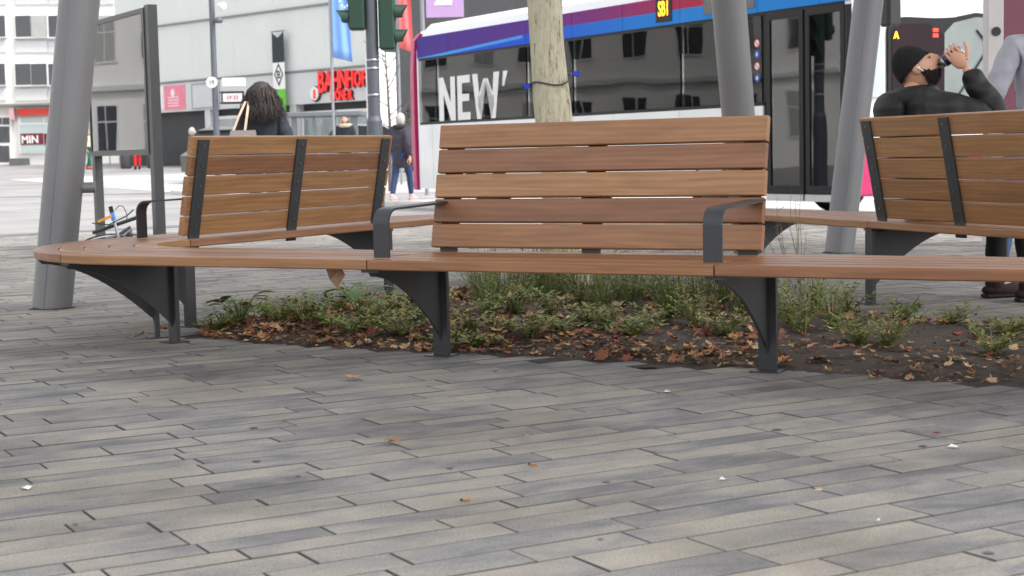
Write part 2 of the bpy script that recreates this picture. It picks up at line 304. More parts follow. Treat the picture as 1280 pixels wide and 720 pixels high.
# bus lane and kerb
road_m = mat('lane_concrete', (.42, .415, .41), .8, 0, .12, 1.5)
b = MB()
P = lambda s, d, z: BUS0 + BE * s + BN * d + Vector((0, 0, z + gz((BUS0 + BE * s + BN * d).y)))
for s0 in range(-30, 15, 3):
    b.add([P(s0, -.12, .003), P(s0 + 3, -.12, .003), P(s0 + 3, 6.5, .003), P(s0, 6.5, .003)], [(0, 1, 2, 3)])
tag(b.build('road', road_m), kind='structure')
kb = MB(); kr = None
kerb_m = mat('pale_kerbstone', (.6, .59, .57), .75, 0, .1, 6, .2, 80, objvar=.06)
kroot = empty('kerb', BUS0, kind='structure')
for i in range(-12, 16):
    b = MB(); a0 = i * 1.0 + .006; a1 = a0 + .988
    vs = [P(a, d, z) for a in (a0, a1) for d, z in ((-.44, .002), (-.44, .085), (-.43, .095), (-.15, .095), (-.13, .085), (-.13, .002))]
    b.add(vs, [(0, 1, 2, 3, 4, 5)[::-1], (6, 7, 8, 9, 10, 11)] + [(k, (k + 1) % 6, 6 + (k + 1) % 6, 6 + k) for k in range(6)])
    b.build('kerbstone', kerb_m, kroot)
strip_m = mat('dark_strip_grey', (.16, .165, .18), .7, 0, .2, 3)  # narrow dark strips laid across the square
def ground_strip(a, c, wd):
    a = Vector(a); c = Vector(c); n_ = (c - a).normalized().cross(Vector((0, 0, 1))) * wd / 2; b = MB(); k = 16
    for i in range(k):
        p = a.lerp(c, i / k); q = a.lerp(c, (i + 1) / k)
        vs = [x + Vector((0, 0, gz(x.y) + .004)) for x in (p - n_, q - n_, q + n_, p + n_)]
        b.add(vs, [(0, 1, 2, 3)])
    tag(b.build('dark_strip', strip_m), kind='structure')
ground_strip((-9, 17.3, 0), (-1.9, 23.2, 0), .5)
ground_strip((-20, 36, 0), (-4, 38.6, 0), .3)
ground_strip((-26, 45, 0), (-6, 48, 0), .35)
ground_strip((-32, 60, 0), (-8, 60.5, 0), .5)
# planting bed outline
BED = [(-1.62, 8.16), (-1.45, 7.813), (-1.15, 7.547), (-0.7, 7.28), (-0.3, 7.067), (0.37, 6.707), (0.95, 6.36), (1.45, 5.924), (2.0, 5.665), (2.6, 5.432), (2.98, 5.755), (2.8, 6.596), (2.35, 7.437), (1.95, 7.954), (1.55, 8.536), (1.15, 9.733), (0.6, 10.3), (0.1, 10.3), (-0.35, 10.16), (-0.85, 9.467), (-1.3, 8.827)]
def inpoly(x, y, poly):
    c = False; j = len(poly) - 1
    for i in range(len(poly)):
        xi, yi = poly[i][:2]; xj, yj = poly[j][:2]
        if (yi > y) != (yj > y) and x < (xj - xi) * (y - yi) / (yj - yi) + xi: c = not c
        j = i
    return c
def edged(x, y):
    best = 9
    for i in range(len(BED)):
        a = Vector(BED[i]); c = Vector(BED[(i + 1) % len(BED)]); p = Vector((x, y)); t = max(0, min(1, (p - a).dot(c - a) / (c - a).length_squared)); best = min(best, (p - a.lerp(c, t)).length)
    return best
# pavers
um = bpy.data.meshes.new('paver')
cx, cy = .004, .011
um.from_pydata([(-.5, -.5, -1), (.5, -.5, -1), (.5, .5, -1), (-.5, .5, -1), (-.5, -.5, -.07), (.5, -.5, -.07), (.5, .5, -.07), (-.5, .5, -.07),
                (-.5 + cx, -.5 + cy, 0), (.5 - cx, -.5 + cy, 0), (.5 - cx, .5 - cy, 0), (-.5 + cx, .5 - cy, 0)], [],
               [(0, 1, 5, 4), (1, 2, 6, 5), (2, 3, 7, 6), (3, 0, 4, 7), (4, 5, 9, 8), (5, 6, 10, 9), (6, 7, 11, 10), (7, 4, 8, 11), (8, 9, 10, 11)])
um.materials.append(MP); um.materials.append(MJ)
for p in um.polygons: p.material_index = 0 if p.index == 8 else 1
pl = []; prn = random.Random(3)
v = -6.0
while v < 22:
    wd = prn.choice((.1, .128, .128, .155)); uu = -10 + prn.random() * .4
    while uu < 14:
        ln = prn.choice((.3, .4, .5, .5, .6)) * prn.uniform(.97, 1.03)
        c = E1 * (uu + ln / 2) + E2 * (v + wd / 2)
        if 2.2 < c.y < PAVE_FAR and abs(c.x) < 1.5 + c.y * .45 and not (inpoly(c.x, c.y, BED) and edged(c.x, c.y) > .05):
            pl.append((c, ln - .005, wd - .0045))
        uu += ln
    v += wd
def inframe(c):
    d = c - Vector((0, 0, CAM_H)); k = d.dot(fw)
    return k > 0 and abs(d.dot(CR) / k * FPX) < 650 and abs(d.dot(CU) / k * FPX) < 365
pl.sort(key=lambda q: (0 if inframe(q[0]) else 1, q[0].y))
def ptilt(): return Matrix.Rotation(prn.gauss(0, .0035), 4, 'X') @ Matrix.Rotation(prn.gauss(0, .0015), 4, 'Y')
field = MB()
for i, (c, ln, wd) in enumerate(pl):
    m = Matrix.Translation((c.x, c.y, prn.gauss(0, .0007))) @ Matrix.Rotation(R(29.3), 4, 'Z') @ ptilt() @ Matrix.Diagonal((ln, wd, .03, 1))
    if i < 300:
        o = bpy.data.objects.new('paver', um); col.objects.link(o); o.parent = pav; o.matrix_local = m
    else:
        bb = len(field.v); field.v += [m @ x.co for x in um.vertices]
        for p in um.polygons: field.f.append([bb + k for k in p.vertices]); field.fm.append(p.material_index); field.sm.append(False)
tag(field.build('paver_field', [MP, MJ], pav), kind='stuff')
# soil
sb = MB(); g = .045; idx = {}
nx = int(5.2 / g); ny = int(5.4 / g)
for j in range(ny):
    for i in range(nx):
        x = -1.85 + i * g; y = 5.2 + j * g; 
        dd = edged(x, y); ins = inpoly(x, y, BED)
        if not ins and dd > .16: continue
        z = .004 + min(.035, dd * .12) + .016 * noise.noise((x * 5, y * 5, 0)) + .008 * noise.noise((x * 17, y * 17, 3)) if ins else -.006
        idx[(i, j)] = len(sb.v); sb.v.append(Vector((x, y, z)))
for (i, j), k in idx.items():
    q = [(i, j), (i + 1, j), (i + 1, j + 1), (i, j + 1)]
    if all(t in idx for t in q): sb.f.append([idx[t] for t in q]); sb.fm.append(0); sb.sm.append(True)
tag(sb.build('soil', MSOIL), kind='structure')
def soilz(x, y): return .004 + min(.035, edged(x, y) * .12) + .016 * noise.noise((x * 5, y * 5, 0)) + .008 * noise.noise((x * 17, y * 17, 3)) if inpoly(x, y, BED) else .003

# ---------------------------------------------------------------- the ring bench
SEAT = .46; TH = .042
Vp = [Vector((-2.021, 7.863)), Vector((-.25, 10.87)), Vector((1.42, 10.4)), Vector((3.322, 4.966))]
Tt = [.6, .5, .5, 1.25]
ring = []                                   # dense inner curve with outward normals, clockwise from the near left
def fillet(i):
    p = Vp[i]; a = (Vp[i - 1] - p).normalized(); c = (Vp[(i + 1) % 4] - p).normalized(); t = Tt[i]
    A_ = p + a * t; C_ = p + c * t; half = a.angle(c) / 2; r_ = t * math.tan(half); cen = p + (a + c).normalized() * (t / math.cos(half))
    a0 = math.atan2((A_ - cen).y, (A_ - cen).x); a1 = math.atan2((C_ - cen).y, (C_ - cen).x); da = (a1 - a0 + math.pi) % (2 * math.pi) - math.pi
    return [cen + Vector((math.cos(a0 + da * k / 16), math.sin(a0 + da * k / 16))) * r_ for k in range(17)]
for i in range(4): ring += fillet(i)
# resample closed curve with arc length
def resample(pts, step):
    out = []; n = len(pts)
    for i in range(n):
        a = pts[i]; c = pts[(i + 1) % n]; L = (c - a).length; k = max(1, round(L / step))
        out += [a.lerp(c, t / k) for t in range(k)]
    return out
ring = resample(ring, .06); NR = len(ring)
cum = [0]
for i in range(NR): cum.append(cum[-1] + (ring[(i + 1) % NR] - ring[i]).length)
TOT = cum[-1]
def rp(s):                                   # point, tangent, outward normal
    s %= TOT
    import bisect
    i = min(NR - 1, bisect.bisect_right(cum, s) - 1); t = (s - cum[i]) / (cum[i + 1] - cum[i]); a = ring[i]; c = ring[(i + 1) % NR]; p = a.lerp(c, t)
    tg = (ring[(i + 2) % NR] - ring[i - 1]).normalized(); n_ = Vector((-tg.y, tg.x))
    return p, tg, n_
def s_of(x, y):
    q = Vector((x, y)); best = min(range(NR), key=lambda i: (ring[i] - q).length)
    bs = min((cum[best] + t * .005 for t in range(-20, 21)), key=lambda s: (rp(s)[0] - q).length); return bs % TOT
def nsign():
    p, tg, n_ = rp(s_of(0, 6.747)); return 1 if n_.y < 0 else -1
NS = nsign()
def at_ring(s, d, z):
    p, tg, n_ = rp(s); q = p + n_ * NS * d; return Vector((q.x, q.y, z))
bench = empty('ring_bench', (.4, 8.2, 0), 'long loop of teak slat seats with dark steel legs around the planting bed', 'bench')
def slat_mesh(pts, side, up, wd, th, ch=.004):     # pts centre line; side/up per point; returns MB with uv
    b = MB(); b.uv = []; hw, ht = wd / 2, th / 2
    prof = [(-hw + ch, -ht), (hw - ch, -ht), (hw, -ht + ch), (hw, ht - ch), (hw - ch, ht), (-hw + ch, ht), (-hw, ht - ch), (-hw, -ht + ch)]
    vv = [-hw, hw, hw + .004, hw + th, hw + th + .004, hw * 3 + th, hw * 3 + th + .01, hw * 3 + th * 2]
    L = 0
    for i, p in enumerate(pts):
        if i: L += (p - pts[i - 1]).length
        for (a, c), w_ in zip(prof, vv): b.v.append(p + side[i] * a + up[i] * c); b.uv.append((L, w_))
    for i in range(len(pts) - 1):
        for k in range(8): b.f.append([i * 8 + k, i * 8 + (k + 1) % 8, i * 8 + 8 + (k + 1) % 8, i * 8 + 8 + k]); b.fm.append(0); b.sm.append(False)
    n = len(pts); b.f += [list(range(8))[::-1], list(range(8 * n - 8, 8 * n))]; b.fm += [0, 0]; b.sm += [False, False]
    return b
sN0 = s_of(-1.66, 7.667); sN1 = s_of(-.318, 6.927); sN2 = s_of(1.0, 6.227); sN3 = s_of(2.33, 5.507)
sAp = s_of(-1.86, 7.89); sF = s_of(-1.70, 8.407); sG = s_of(-.77, 9.985); sBk = s_of(.45, 10.67); sB2 = s_of(1.5, 10.15); sJ = s_of(1.98, 8.8); sK = s_of(2.5, 7.32); sE = s_of(3.0, 5.733)
joints = sorted([sN0, sN1, sN2, sN3, sE, sK, sJ, sBk, sG, sF])
D0, D1, NSL = -.02, .57, 5; GAP = .008; SW = (D1 - D0 - GAP * (NSL - 1)) / NSL
for k, s0 in enumerate(joints):
    s1 = joints[(k + 1) % len(joints)]
    if s1 <= s0: s1 += TOT
    sec = empty('seat_section', (.4, 8.2, 0)); sec.parent = bench; sec.location = (0, 0, 0)
    for j in range(NSL):
        d = D0 + SW / 2 + j * (SW + GAP); n = max(2, int((s1 - s0) / .07)); pts = []; sd_ = []; up_ = []
        for i in range(n + 1):
            s = s0 + .003 + (s1 - s0 - .006) * i / n; p = at_ring(s, d, SEAT - TH / 2 + rnd.gauss(0, .0003)); _, tg, nn = rp(s)
            pts.append(p); sd_.append(Vector((nn.x, nn.y, 0)) * NS); up_.append(Vector((0, 0, 1)))
        slat_mesh(pts, sd_, up_, SW, TH, .005).build('slat', MW, sec)
def sub(o):                                   # register an object's own space for children meshes
    return o
# legs
def leg(s, yaw=0, top=.57):
    p, tg, nn = rp(s); n3 = Vector((nn.x, nn.y, 0)) * NS; t3 = Vector((tg.x, tg.y, 0))
    if yaw: n3 = Matrix.Rotation(yaw, 3, 'Z') @ n3; t3 = Matrix.Rotation(yaw, 3, 'Z') @ t3
    base = Vector((p.x, p.y, 0))
    M = frame(base, t3, n3, (0, 0, 1))
    b = MB(M); b.bx(-.037, .037, -.012, .010, 0, SEAT - TH - .012); b.bx(-.06, .06, -.05, .05, -.002, .006)
    l_ = b.build('leg', MS, bench)
    prof = [(.010, .07), (.020, .10)]
    for i in range(13):
        a = i / 12 * math.pi / 2; t_ = i / 12; prof.append((.024 + (top - .06) * t_, .10 + .288 * (1 - (1 - t_) ** 1.75)))
    prof += [(top - .02, SEAT - TH - .013), (.010, SEAT - TH - .013)]
    b = MB(M); b.prism(prof, -.006, .006, 'x'); f_ = b.build('fin', MS, l_)
    b = MB(M); b.bx(-.04, .04, -.02, top - .02, SEAT - TH - .0125, SEAT - TH - .0015); b.build('top_plate', MS, l_)
    return l_
for s in (sN0, sN1, sN2, sN3, sF, sG, sBk, sB2, sJ, sK, sE): leg(s)
leg(sAp)
# backrests
def backrest(sa, sb_, label, hs=1.0):
    root = bench
    na = rp(sa)[2]; nb = rp(sb_)[2]; nn = (rp(sa)[0] - rp(sb_)[0]).normalized(); nn = Vector((-nn.y, nn.x)); nn = nn if nn.dot(na + nb) * NS > 0 else -nn; n3 = Vector((nn.x, nn.y, 0))
    a = at_ring(sa, 0, 0); c = at_ring(sb_, 0, 0); t3 = (c - a).normalized(); 
    up = (Vector((0, 0, 1)) * math.cos(R(11)) - n3 * math.sin(R(11))).normalized(); fr = t3.cross(up)
    if fr.dot(n3) < 0: fr = -fr
    e = empty('backrest', (.4, 8.2, 0)); e.parent = bench; e.location = (0, 0, 0); tag(e, label)
    H0 = .478; o0 = .052
    for k in range(5):
        h = (k + .5) * .1000 * hs + k * .0075
        cen = lambda q: q + n3 * o0 + Vector((0, 0, H0)) + up * h
        jit = rnd.gauss(0, .003)
        pts = [cen(a - t3 * (-.006 + jit)), cen(a.lerp(c, .5)), cen(c + t3 * (-.006 + jit))]
        slat_mesh(pts, [up] * 3, [fr] * 3, .1000 * hs, .034, .004).build('slat', MW, e)
    for q in (.045, .5, .955):
        b0 = a.lerp(c, q); M = frame(b0, t3, fr, up)
        M = frame(b0 + n3 * o0 + Vector((0, 0, H0)), t3, fr, up)
        b = MB(M); path = [(0, -.023, .515 * hs), (0, -.023, .0), (0, -.026, -.03), (0, -.03, -.075)]
        b.strip(path, .082, .011, (1, 0, 0)); st = b.build('strap', MS, e)
        for k in range(5): MB(M).disc((0, -.0287, (k + .5) * .108 * hs), (0, -1, 0), .006, .004, 8).build('bolt', MBOLT, e)
    return a, c, t3, n3
def arm(s, inset, sgn, d0=.50):
    p, tg, nn = rp(s); n3 = Vector((nn.x, nn.y, 0)) * NS; t3 = Vector((tg.x, tg.y, 0)) * sgn; o = Vector((p.x, p.y, 0)) + t3 * inset
    q = lambda d, z: o + n3 * d + Vector((0, 0, z))
    path = [q(d0, SEAT + .004), q(d0, SEAT + .14)]
    for i in range(1, 9):
        a = i / 8 * math.pi / 2; path.append(q(d0 - .06 * (1 - math.cos(a)), SEAT + .14 + .06 * math.sin(a)))
    path += [q(d0 * .4, SEAT + .206), q(.03, SEAT + .212)]
    b = MB(); b.strip(path, .074, .009, t3); b.build('armrest', MS, bench)
backrest(sN1, sN2, 'backrest facing the viewer with two armrests')
backrest(sG, sF, 'backrest seen from behind with three dark straps at the left')
backrest(sK, sJ, 'backrest seen from behind at the right', 1.05)
sgn = 1
arm(sN1, .03, 1 if (rp(sN2)[0] - rp(sN1)[0]).dot(rp(sN1)[1]) > 0 else -1); arm(sN2, .03, 1 if (rp(sN1)[0] - rp(sN2)[0]).dot(rp(sN2)[1]) > 0 else -1)
arm(sF, .02, 1 if (rp(sG)[0] - rp(sF)[0]).dot(rp(sF)[1]) > 0 else -1, .33); arm(sJ, .03, 1 if (rp(sK)[0] - rp(sJ)[0]).dot(rp(sJ)[1]) > 0 else -1)
# ---------------------------------------------------------------- columns, tree, bed
def column(base, top, r0_, r1_, label, stub=False):
    o = empty('support_column', base, label, 'column', 'leaning grey support columns')
    b = MB(); n = 8; b.tube([Vector(base).lerp(Vector(top), t / n) for t in range(n + 1)], [r0_ + (r1_ - r0_) * t / n for t in range(n + 1)], 40); b.build('shaft', MCOL, o)
    MB().disc(Vector(base) + Vector((0, 0, -.002)), (0, 0, 1), r0_ * 1.16, .01, 32).build('base_ring', MDK, o); b = MB(); b.tube([Vector(base).lerp(Vector(top), t) + Vector((-.02, -r0_ * .985, 0)) for t in (.002, .99)], .004, 5); b.build('weld_seam', MCOL, o)
    if stub:
        p = Vector(base).lerp(Vector(top), (.72) / 7.5); b = MB(); b.tube([p, p + Vector((.19, .03, 0))], .033, 16); b.build('pipe_stub', MCOL, o)
    return o
a0 = at(65, 385, 9.64); a0.z = 0
column(a0, a0 + Vector((.96, .2, 7.52)), .118, .124, 'leaning grey column at the left edge beside the notice board', True)
column((1.72, 11.45, 0), (1.02, 10.5, 7.52), .112, .142, 'leaning grey column rising behind the front backrest')
column((2.68, 13.05, 0), (3.62, 13.2, 7.52), .118, .122, 'leaning grey column left of the seated man')
MCAN = mat('canopy_white', (.78, .78, .78), .7, 0, .05, 1)
can = empty('canopy', (3.5, 7.0, 7.5), 'broad flat canopy roof carried by the leaning columns, unseen above the view, shaped to shade the foreground', 'canopy')  # unseen roof inferred from the columns, outline shaped to shade the foreground
b = MB(); NC = 72; vs = []
for k in range(NC):
    a = 2 * math.pi * k / NC; ou = Vector((3.5 + 6.8 * math.cos(a), 7.0 + 6.8 * math.sin(a))); inn = Vector((.55 + 1.9 * math.cos(a), 9.6 + 1.9 * math.sin(a)))
    vs += [(ou.x, ou.y, 7.5), (ou.x, ou.y, 7.7), (inn.x, inn.y, 7.7), (inn.x, inn.y, 7.5)]
b.add(vs, [tuple(x % (4 * NC) for x in (4 * k + j, 4 * k + (j + 1) % 4, 4 * k + 4 + (j + 1) % 4, 4 * k + 4 + j)) for k in range(NC) for j in range(4)])
b.build('roof_slab', MCAN, can)
TB = Vector((.33, 9.95, 0))
tree = empty('plane_tree', TB, 'pale barked tree trunk with blue tied cable behind the front backrest', 'tree')
b = MB(); path = []; rad = []
for i in range(85):
    z = i * .05 - .05; path.append(TB + Vector((-.045 * z + .012 * math.sin(z * 3), 0, z))); rad.append(.118 + .05 * math.exp(-z * 5) - .006 * z + .004 * math.sin(z * 7) )
vb = len(b.v); b.tube(path, rad, 36)
for v_ in b.v: v_ += (v_ - TB).normalized() * .010 * (noise.noise((v_.x * 12, v_.y * 12, v_.z * 3)) + .6 * noise.noise((v_.x * 30, v_.y * 30, v_.z * 9)))
limb_ends = []; trn = random.Random(11)
for k in range(9):
    p = path[-1 - (k % 3) * 2].copy(); a = k * 2.4; d = Vector((math.cos(a) * .7, math.sin(a) * .7, 1)).normalized(); pts = [p]; rr = [.07]
    for j in range(7):
        d = (d + Vector((trn.gauss(0, .18), trn.gauss(0, .18), trn.gauss(.02, .1)))).normalized(); p = p + d * .45; pts.append(p); rr.append(.06 * (1 - j / 8) + .008)
        if j > 1: limb_ends.append((p.copy(), d.copy()))
    b.tube(pts, rr, 7)
b.build('trunk', MBARK, tree)
MCR = leafmat('autumn_crown_leaf', [srgb(120, 120, 40), srgb(150, 130, 50), srgb(96, 110, 42)], isl=True)
b = MB()
for p, d in limb_ends:
    for k in range(9):
        c = p + Vector((trn.gauss(0, .35), trn.gauss(0, .35), trn.gauss(.1, .3))); q = Matrix.Rotation(trn.random() * 6, 3, 'Z') @ Matrix.Rotation(trn.gauss(.4, .6), 3, 'X'); s = trn.uniform(.05, .09)
        b.add([c + q @ Vector(v_) * s for v_ in ((-.2, -1, 0), (.2, -1, 0), (1, 0, .15), (.4, .5, 0), (0, 1.2, -.1), (-.4, .5, 0), (-1, 0, .15))], [(0, 1, 2, 3, 4, 5, 6)])
tag(b.build('crown', MCR, tree), kind='stuff')
MCAB = mat('grey_cable', (.05, .055, .07), .5); MBLUE = mat('blue_clip', srgb(36, 60, 200)[:3], .5)
cz = 1.30; cc = TB + Vector((-.045 * cz, 0, cz)); ca = empty('tie_cable', cc, 'thin dark cable with blue clips tied round the tree trunk', 'cable')
b = MB(); b.tube([cc + Vector((math.cos(a) * .128, math.sin(a) * .128, .03 * math.sin(a * 2 + .6) + .03 * math.cos(a))) for a in [i * math.pi / 18 for i in range(37)]], .005, 6); b.build('wire', MCAB, ca)
for sx, dz in ((-1, -.02), (1, .05)):
    b = MB(); p = cc + Vector((sx * .15, -.02, dz)); b.box(p, (.042, .02, .03), Matrix.Rotation(.3 * sx, 3, 'Y'), .004); b.box(p + Vector((sx * .02, 0, .012)), (.02, .016, .012), None, .003); b.build('clip', MBLUE, ca)

# leaves
AUT = [srgb(160, 104, 70), srgb(188, 142, 104), srgb(122, 80, 60), srgb(204, 172, 134), srgb(140, 78, 62), srgb(140, 106, 76), srgb(176, 140, 84), srgb(104, 78, 60)]
MLEAF = leafmat('autumn_leaf', AUT, .6); MLEAFI = leafmat('autumn_litter', AUT, .7, True)
def leaf_geo(sd):
    q = random.Random(sd); out = [(0, -1.15)]; lob = [(-.95, -.35), (-.9, .35), (0, 1), (.9, .35), (.95, -.35)]; pts = []
    seq = [(-.18, -.75), (-.95, -.45), (-.62, -.1), (-1, .42), (-.5, .55), (0, 1.05), (.5, .55), (1, .42), (.62, -.1), (.95, -.45), (.18, -.75)]
    if sd % 3 == 1: seq = [(-.1, -.9), (-.4, -.6), (-.58, -.2), (-.55, .25), (-.3, .7), (0, 1.05), (.3, .75), (.55, .25), (.55, -.2), (.38, -.62), (.1, -.9)]
    if sd % 3 == 2: seq = [(-.15, -.7), (-.8, -.5), (-.7, .05), (-.9, .3), (-.4, .45), (-.1, .3), (.1, .55), (.5, .2), (.45, -.1), (.6, -.5), (.15, -.75)]
    curl = q.uniform(.15, .9); tw = q.uniform(-.5, .5)
    P3 = lambda x, y: (x, y, curl * (x * x * .7 + y * y * .35) + tw * x * y + q.gauss(0, .05))
    vs = [P3(0, -.1)] + [P3(x * q.uniform(.85, 1.1), y * q.uniform(.9, 1.1)) for x, y in seq] + [P3(.03, -1.35), P3(-.03, -1.35)]
    fs = [(0, i, i + 1) for i in range(1, 11)] + [(0, 11, 12, 13), (0, 13, 1)]
    return vs, fs
LG = [leaf_geo(i) for i in range(12)]; LM = []
for vs, fs in LG:
    me = bpy.data.meshes.new('fallen_leaf'); me.from_pydata(vs, [], fs); me.materials.append(MLEAF); LM.append(me)
lr = random.Random(21)
def drop(x, y, s, label, group, z=None):
    o = bpy.data.objects.new('fallen_leaf', lr.choice(LM)); col.objects.link(o); z = soilz(x, y) + .008 if z is None else z
    o.location = (x, y, z); ti = .35 if group else .06; o.rotation_euler = (lr.gauss(0, ti), lr.gauss(0, ti), lr.random() * 6.3); o.scale = (s, s, s); tag(o, label, 'leaf', group)
def bedpt():
    while True:
        x = lr.uniform(-1.6, 2.6); y = lr.uniform(5.6, 10.2)
        if inpoly(x, y, BED) or edged(x, y) < .05: return x, y
n_ = 0
while n_ < 170:
    x, y = bedpt()
    dens = 1.0 if x < .1 else (.6 if x < 1.1 else .12)
    if edged(x, y) > 1.6 or lr.random() > dens: continue
    drop(x, y, lr.uniform(.022, .048), 'curled brown and red autumn leaf lying in the planting bed', 'autumn leaves in the planting bed'); n_ += 1
b = MB(); n_ = 0
while n_ < 7000:
    x, y = bedpt(); dens = 1.0 if x < .1 else (.65 if x < 1.1 else .22)
    if lr.random() > (1.7 if edged(x, y) < .3 else .8) * dens * math.exp(-max(0, edged(x, y) - .5)) * (.35 + 1.3 * max(0, .5 + noise.noise((x * 2.2, y * 2.2, 5)))): continue
    vs, fs = lr.choice(LG); s = lr.choice((.005, .007, .01, .014, .02, .03)); q = Matrix.Rotation(lr.random() * 6, 3, 'Z') @ Matrix.Rotation(lr.gauss(0, .4), 3, 'X'); c = Vector((x, y, soilz(x, y) + .004 + s * .25))
    b.add([c + q @ Vector(v_) * s for v_ in vs], fs); n_ += 1
tag(b.build('leaf_litter', MLEAFI), 'small broken autumn leaves and crumbs scattered over the soil', 'leaf litter', kind='stuff')
for px, py, s, lab in ((492, 557, .036, 'orange brown dry leaf alone on the paving in the foreground'), (203, 416, .05, 'tan leaf lying at the foot of the left bench legs'), (441, 476, .035, 'pale leaf on the paving below the front bench'), (172, 424, .05, 'dark brown crumpled leaf beside the left bench legs'), (1170, 545, .012, 'tiny orange leaf scrap right of the foreground'), (657, 549, .012, 'small orange leaf scrap near the middle of the paving'), (1024, 617, .014, 'tiny orange scrap of leaf on the right foreground paving'), (316, 490, .016, 'small orange leaf scrap on the left paving')):
    g_ = at(px, py, 3); d = g_ - Vector((0, 0, CAM_H)); p = Vector((0, 0, CAM_H)) + d * (-CAM_H / d.z); drop(p.x, p.y, s, lab, None, .006 + s * .2)
def gpt(px, py, z=0):
    d = at(px, py, 3) - Vector((0, 0, CAM_H)); return Vector((0, 0, CAM_H)) + d * ((z - CAM_H) / d.z)
MPAPER = mat('white_scrap', (.75, .75, .73), .8); MFILT = mat('cork_filter', srgb(178, 116, 66)[:3], .8); MASH = mat('ash', (.03, .03, .03), .9)
for px, py, yaw, lab in ((583, 627, .3, 'orange tipped cigarette end on the foreground paving'), (667, 583, -.5, 'dark burnt cigarette end on the central paving')):
    p = gpt(px, py); M = Matrix.Translation(p + Vector((0, 0, .006))) @ Matrix.Rotation(yaw, 4, 'Z'); o = empty('cigarette_end', p, lab, 'cigarette end')
    MB(M).tube([(-.010, 0, 0), (.010, 0, 0)], .0034, 8).build('filter', MFILT, o); MB(M).tube([(-.016, 0, 0), (-.0105, 0, 0)], .0032, 8).build('burnt_tip', MASH, o)
for px, py, s, lab in ((1193, 560, .016, 'round white scrap on the right foreground paving'), (835, 491, .014, 'white paper scrap on the paving below the front bench'), (33, 612, .018, 'pale yellow scrap on the paving at far left'), (904, 601, .01, 'white paper fleck on the paving right of centre'), (1098, 653, .006, 'tiny white fleck low on the right paving')):
    p = gpt(px, py); b = MB(Matrix.Translation(p) @ Matrix.Rotation(px, 4, 'Z')); b.add([(-s, -s * .6, .004), (s * .8, -s * .7, .006), (s * 1.1, s * .2, .008), (.2 * s, s * .7, .005), (-s * .9, s * .5, .01)], [(0, 1, 2, 3, 4)]); tag(b.build('paper_scrap', MPAPER), lab, 'paper')
MGUM = mat('chewing_gum', (.12, .118, .114), .8, 0, .3, 20); gm = MB()
for i in range(42):
    y = lr.uniform(3.0, 9); x = lr.uniform(-.4, .4) * y
    if inpoly(x, y, BED) or edged(x, y) < .1: continue
    r_ = lr.uniform(.006, .016); n__ = 9; a0_ = lr.random()
    gm.add([(x + math.cos(a0_ + k * 6.283 / n__) * r_ * lr.uniform(.8, 1.2), y + math.sin(a0_ + k * 6.283 / n__) * r_ * lr.uniform(.8, 1.2), .0035) for k in range(n__)], [tuple(range(n__))])
tag(gm.build('gum_spots', MGUM), 'small dark chewing gum spots trodden into the paving', 'gum spots', kind='stuff')
MWRAP = mat('foil_wrapper', srgb(132, 96, 72)[:3], .4, .2, .75, 45)
p = at_ring(sN1, .5, SEAT - TH); wp = gpt(416, 336, SEAT - TH); b = MB(Matrix.Translation(wp + Vector((0, .05, 0))))
b.add([(-.035, 0, .0), (.03, .005, .0), (.045, 0, -.03), (.012, -.006, -.085), (-.02, .004, -.05), (-.01, .015, -.03), (.02, .016, -.025)], [(0, 1, 2, 3, 4), (0, 5, 6, 1), (4, 5, 0), (2, 1, 6), (3, 2, 6, 5, 4)])
tag(b.build('snack_wrapper', MWRAP), 'torn orange and silver snack wrapper stuck under the seat edge', 'wrapper')
# plants
MGR = leafmat('grass_green', [srgb(96, 112, 54), srgb(128, 136, 74), srgb(84, 102, 48)], .6, True)
MGD2 = leafmat('dry_grass', [srgb(150, 140, 96), srgb(120, 118, 76), srgb(104, 112, 64)], .7, True)
MLF = leafmat('broad_leaf', [srgb(66, 92, 42), srgb(86, 110, 54), srgb(70, 98, 48)], .45, True)
MFERN = leafmat('weed_leaf', [srgb(98, 114, 50), srgb(124, 134, 62), srgb(146, 144, 80)], .6, True)
pr = random.Random(5)
def blades(b, c, n, h, spread, wd=.004):
    for i in range(n):
        a = pr.random() * 6.28; d = Vector((math.cos(a), math.sin(a), 0)); o = c + d * pr.random() * spread * .35; hh = h * pr.uniform(.35, 1.1); lean = pr.uniform(.05, 1.0) * spread * 2; sd_ = Vector((-d.y, d.x, 0)) * wd
        p1 = o + d * lean * .3 + Vector((0, 0, hh * .6)); p2 = o + d * lean + Vector((0, 0, hh * pr.uniform(.75, 1)))
        b.add([o - sd_, o + sd_, p1 + sd_ * .8, p1 - sd_ * .8, p2], [(0, 1, 2, 3), (3, 2, 4)])
def weedstems(b, c, n, h, spread, ls=.016):
    for i in range(n):
        a = pr.random() * 6.28; d = Vector((math.cos(a), math.sin(a), 0)); hh = h * pr.uniform(.45, 1.1); tip = c + d * spread * pr.uniform(.2, 1) + Vector((0, 0, hh)); k = 7
        for j in range(k):
            t = (j + 1) / k; p = c.lerp(tip, t) + Vector((0, 0, .15 * hh * math.sin(t * 3)))
            for sgn_ in (-1, 1):
                aa = a + sgn_ * pr.uniform(.6, 1.6); e = Vector((math.cos(aa), math.sin(aa), pr.uniform(-.3, .5))); s = ls * pr.uniform(.6, 1.3); sd_ = e.cross(Vector((0, 0, 1))).normalized() * s * .35
                b.add([p, p + e * s + sd_, p + e * s * 2.1, p + e * s - sd_], [(0, 1, 2, 3)])
        b.tube([c, c.lerp(tip, .5) + Vector((0, 0, .15 * hh)), tip], [.002, .0017, .001], 4, False)
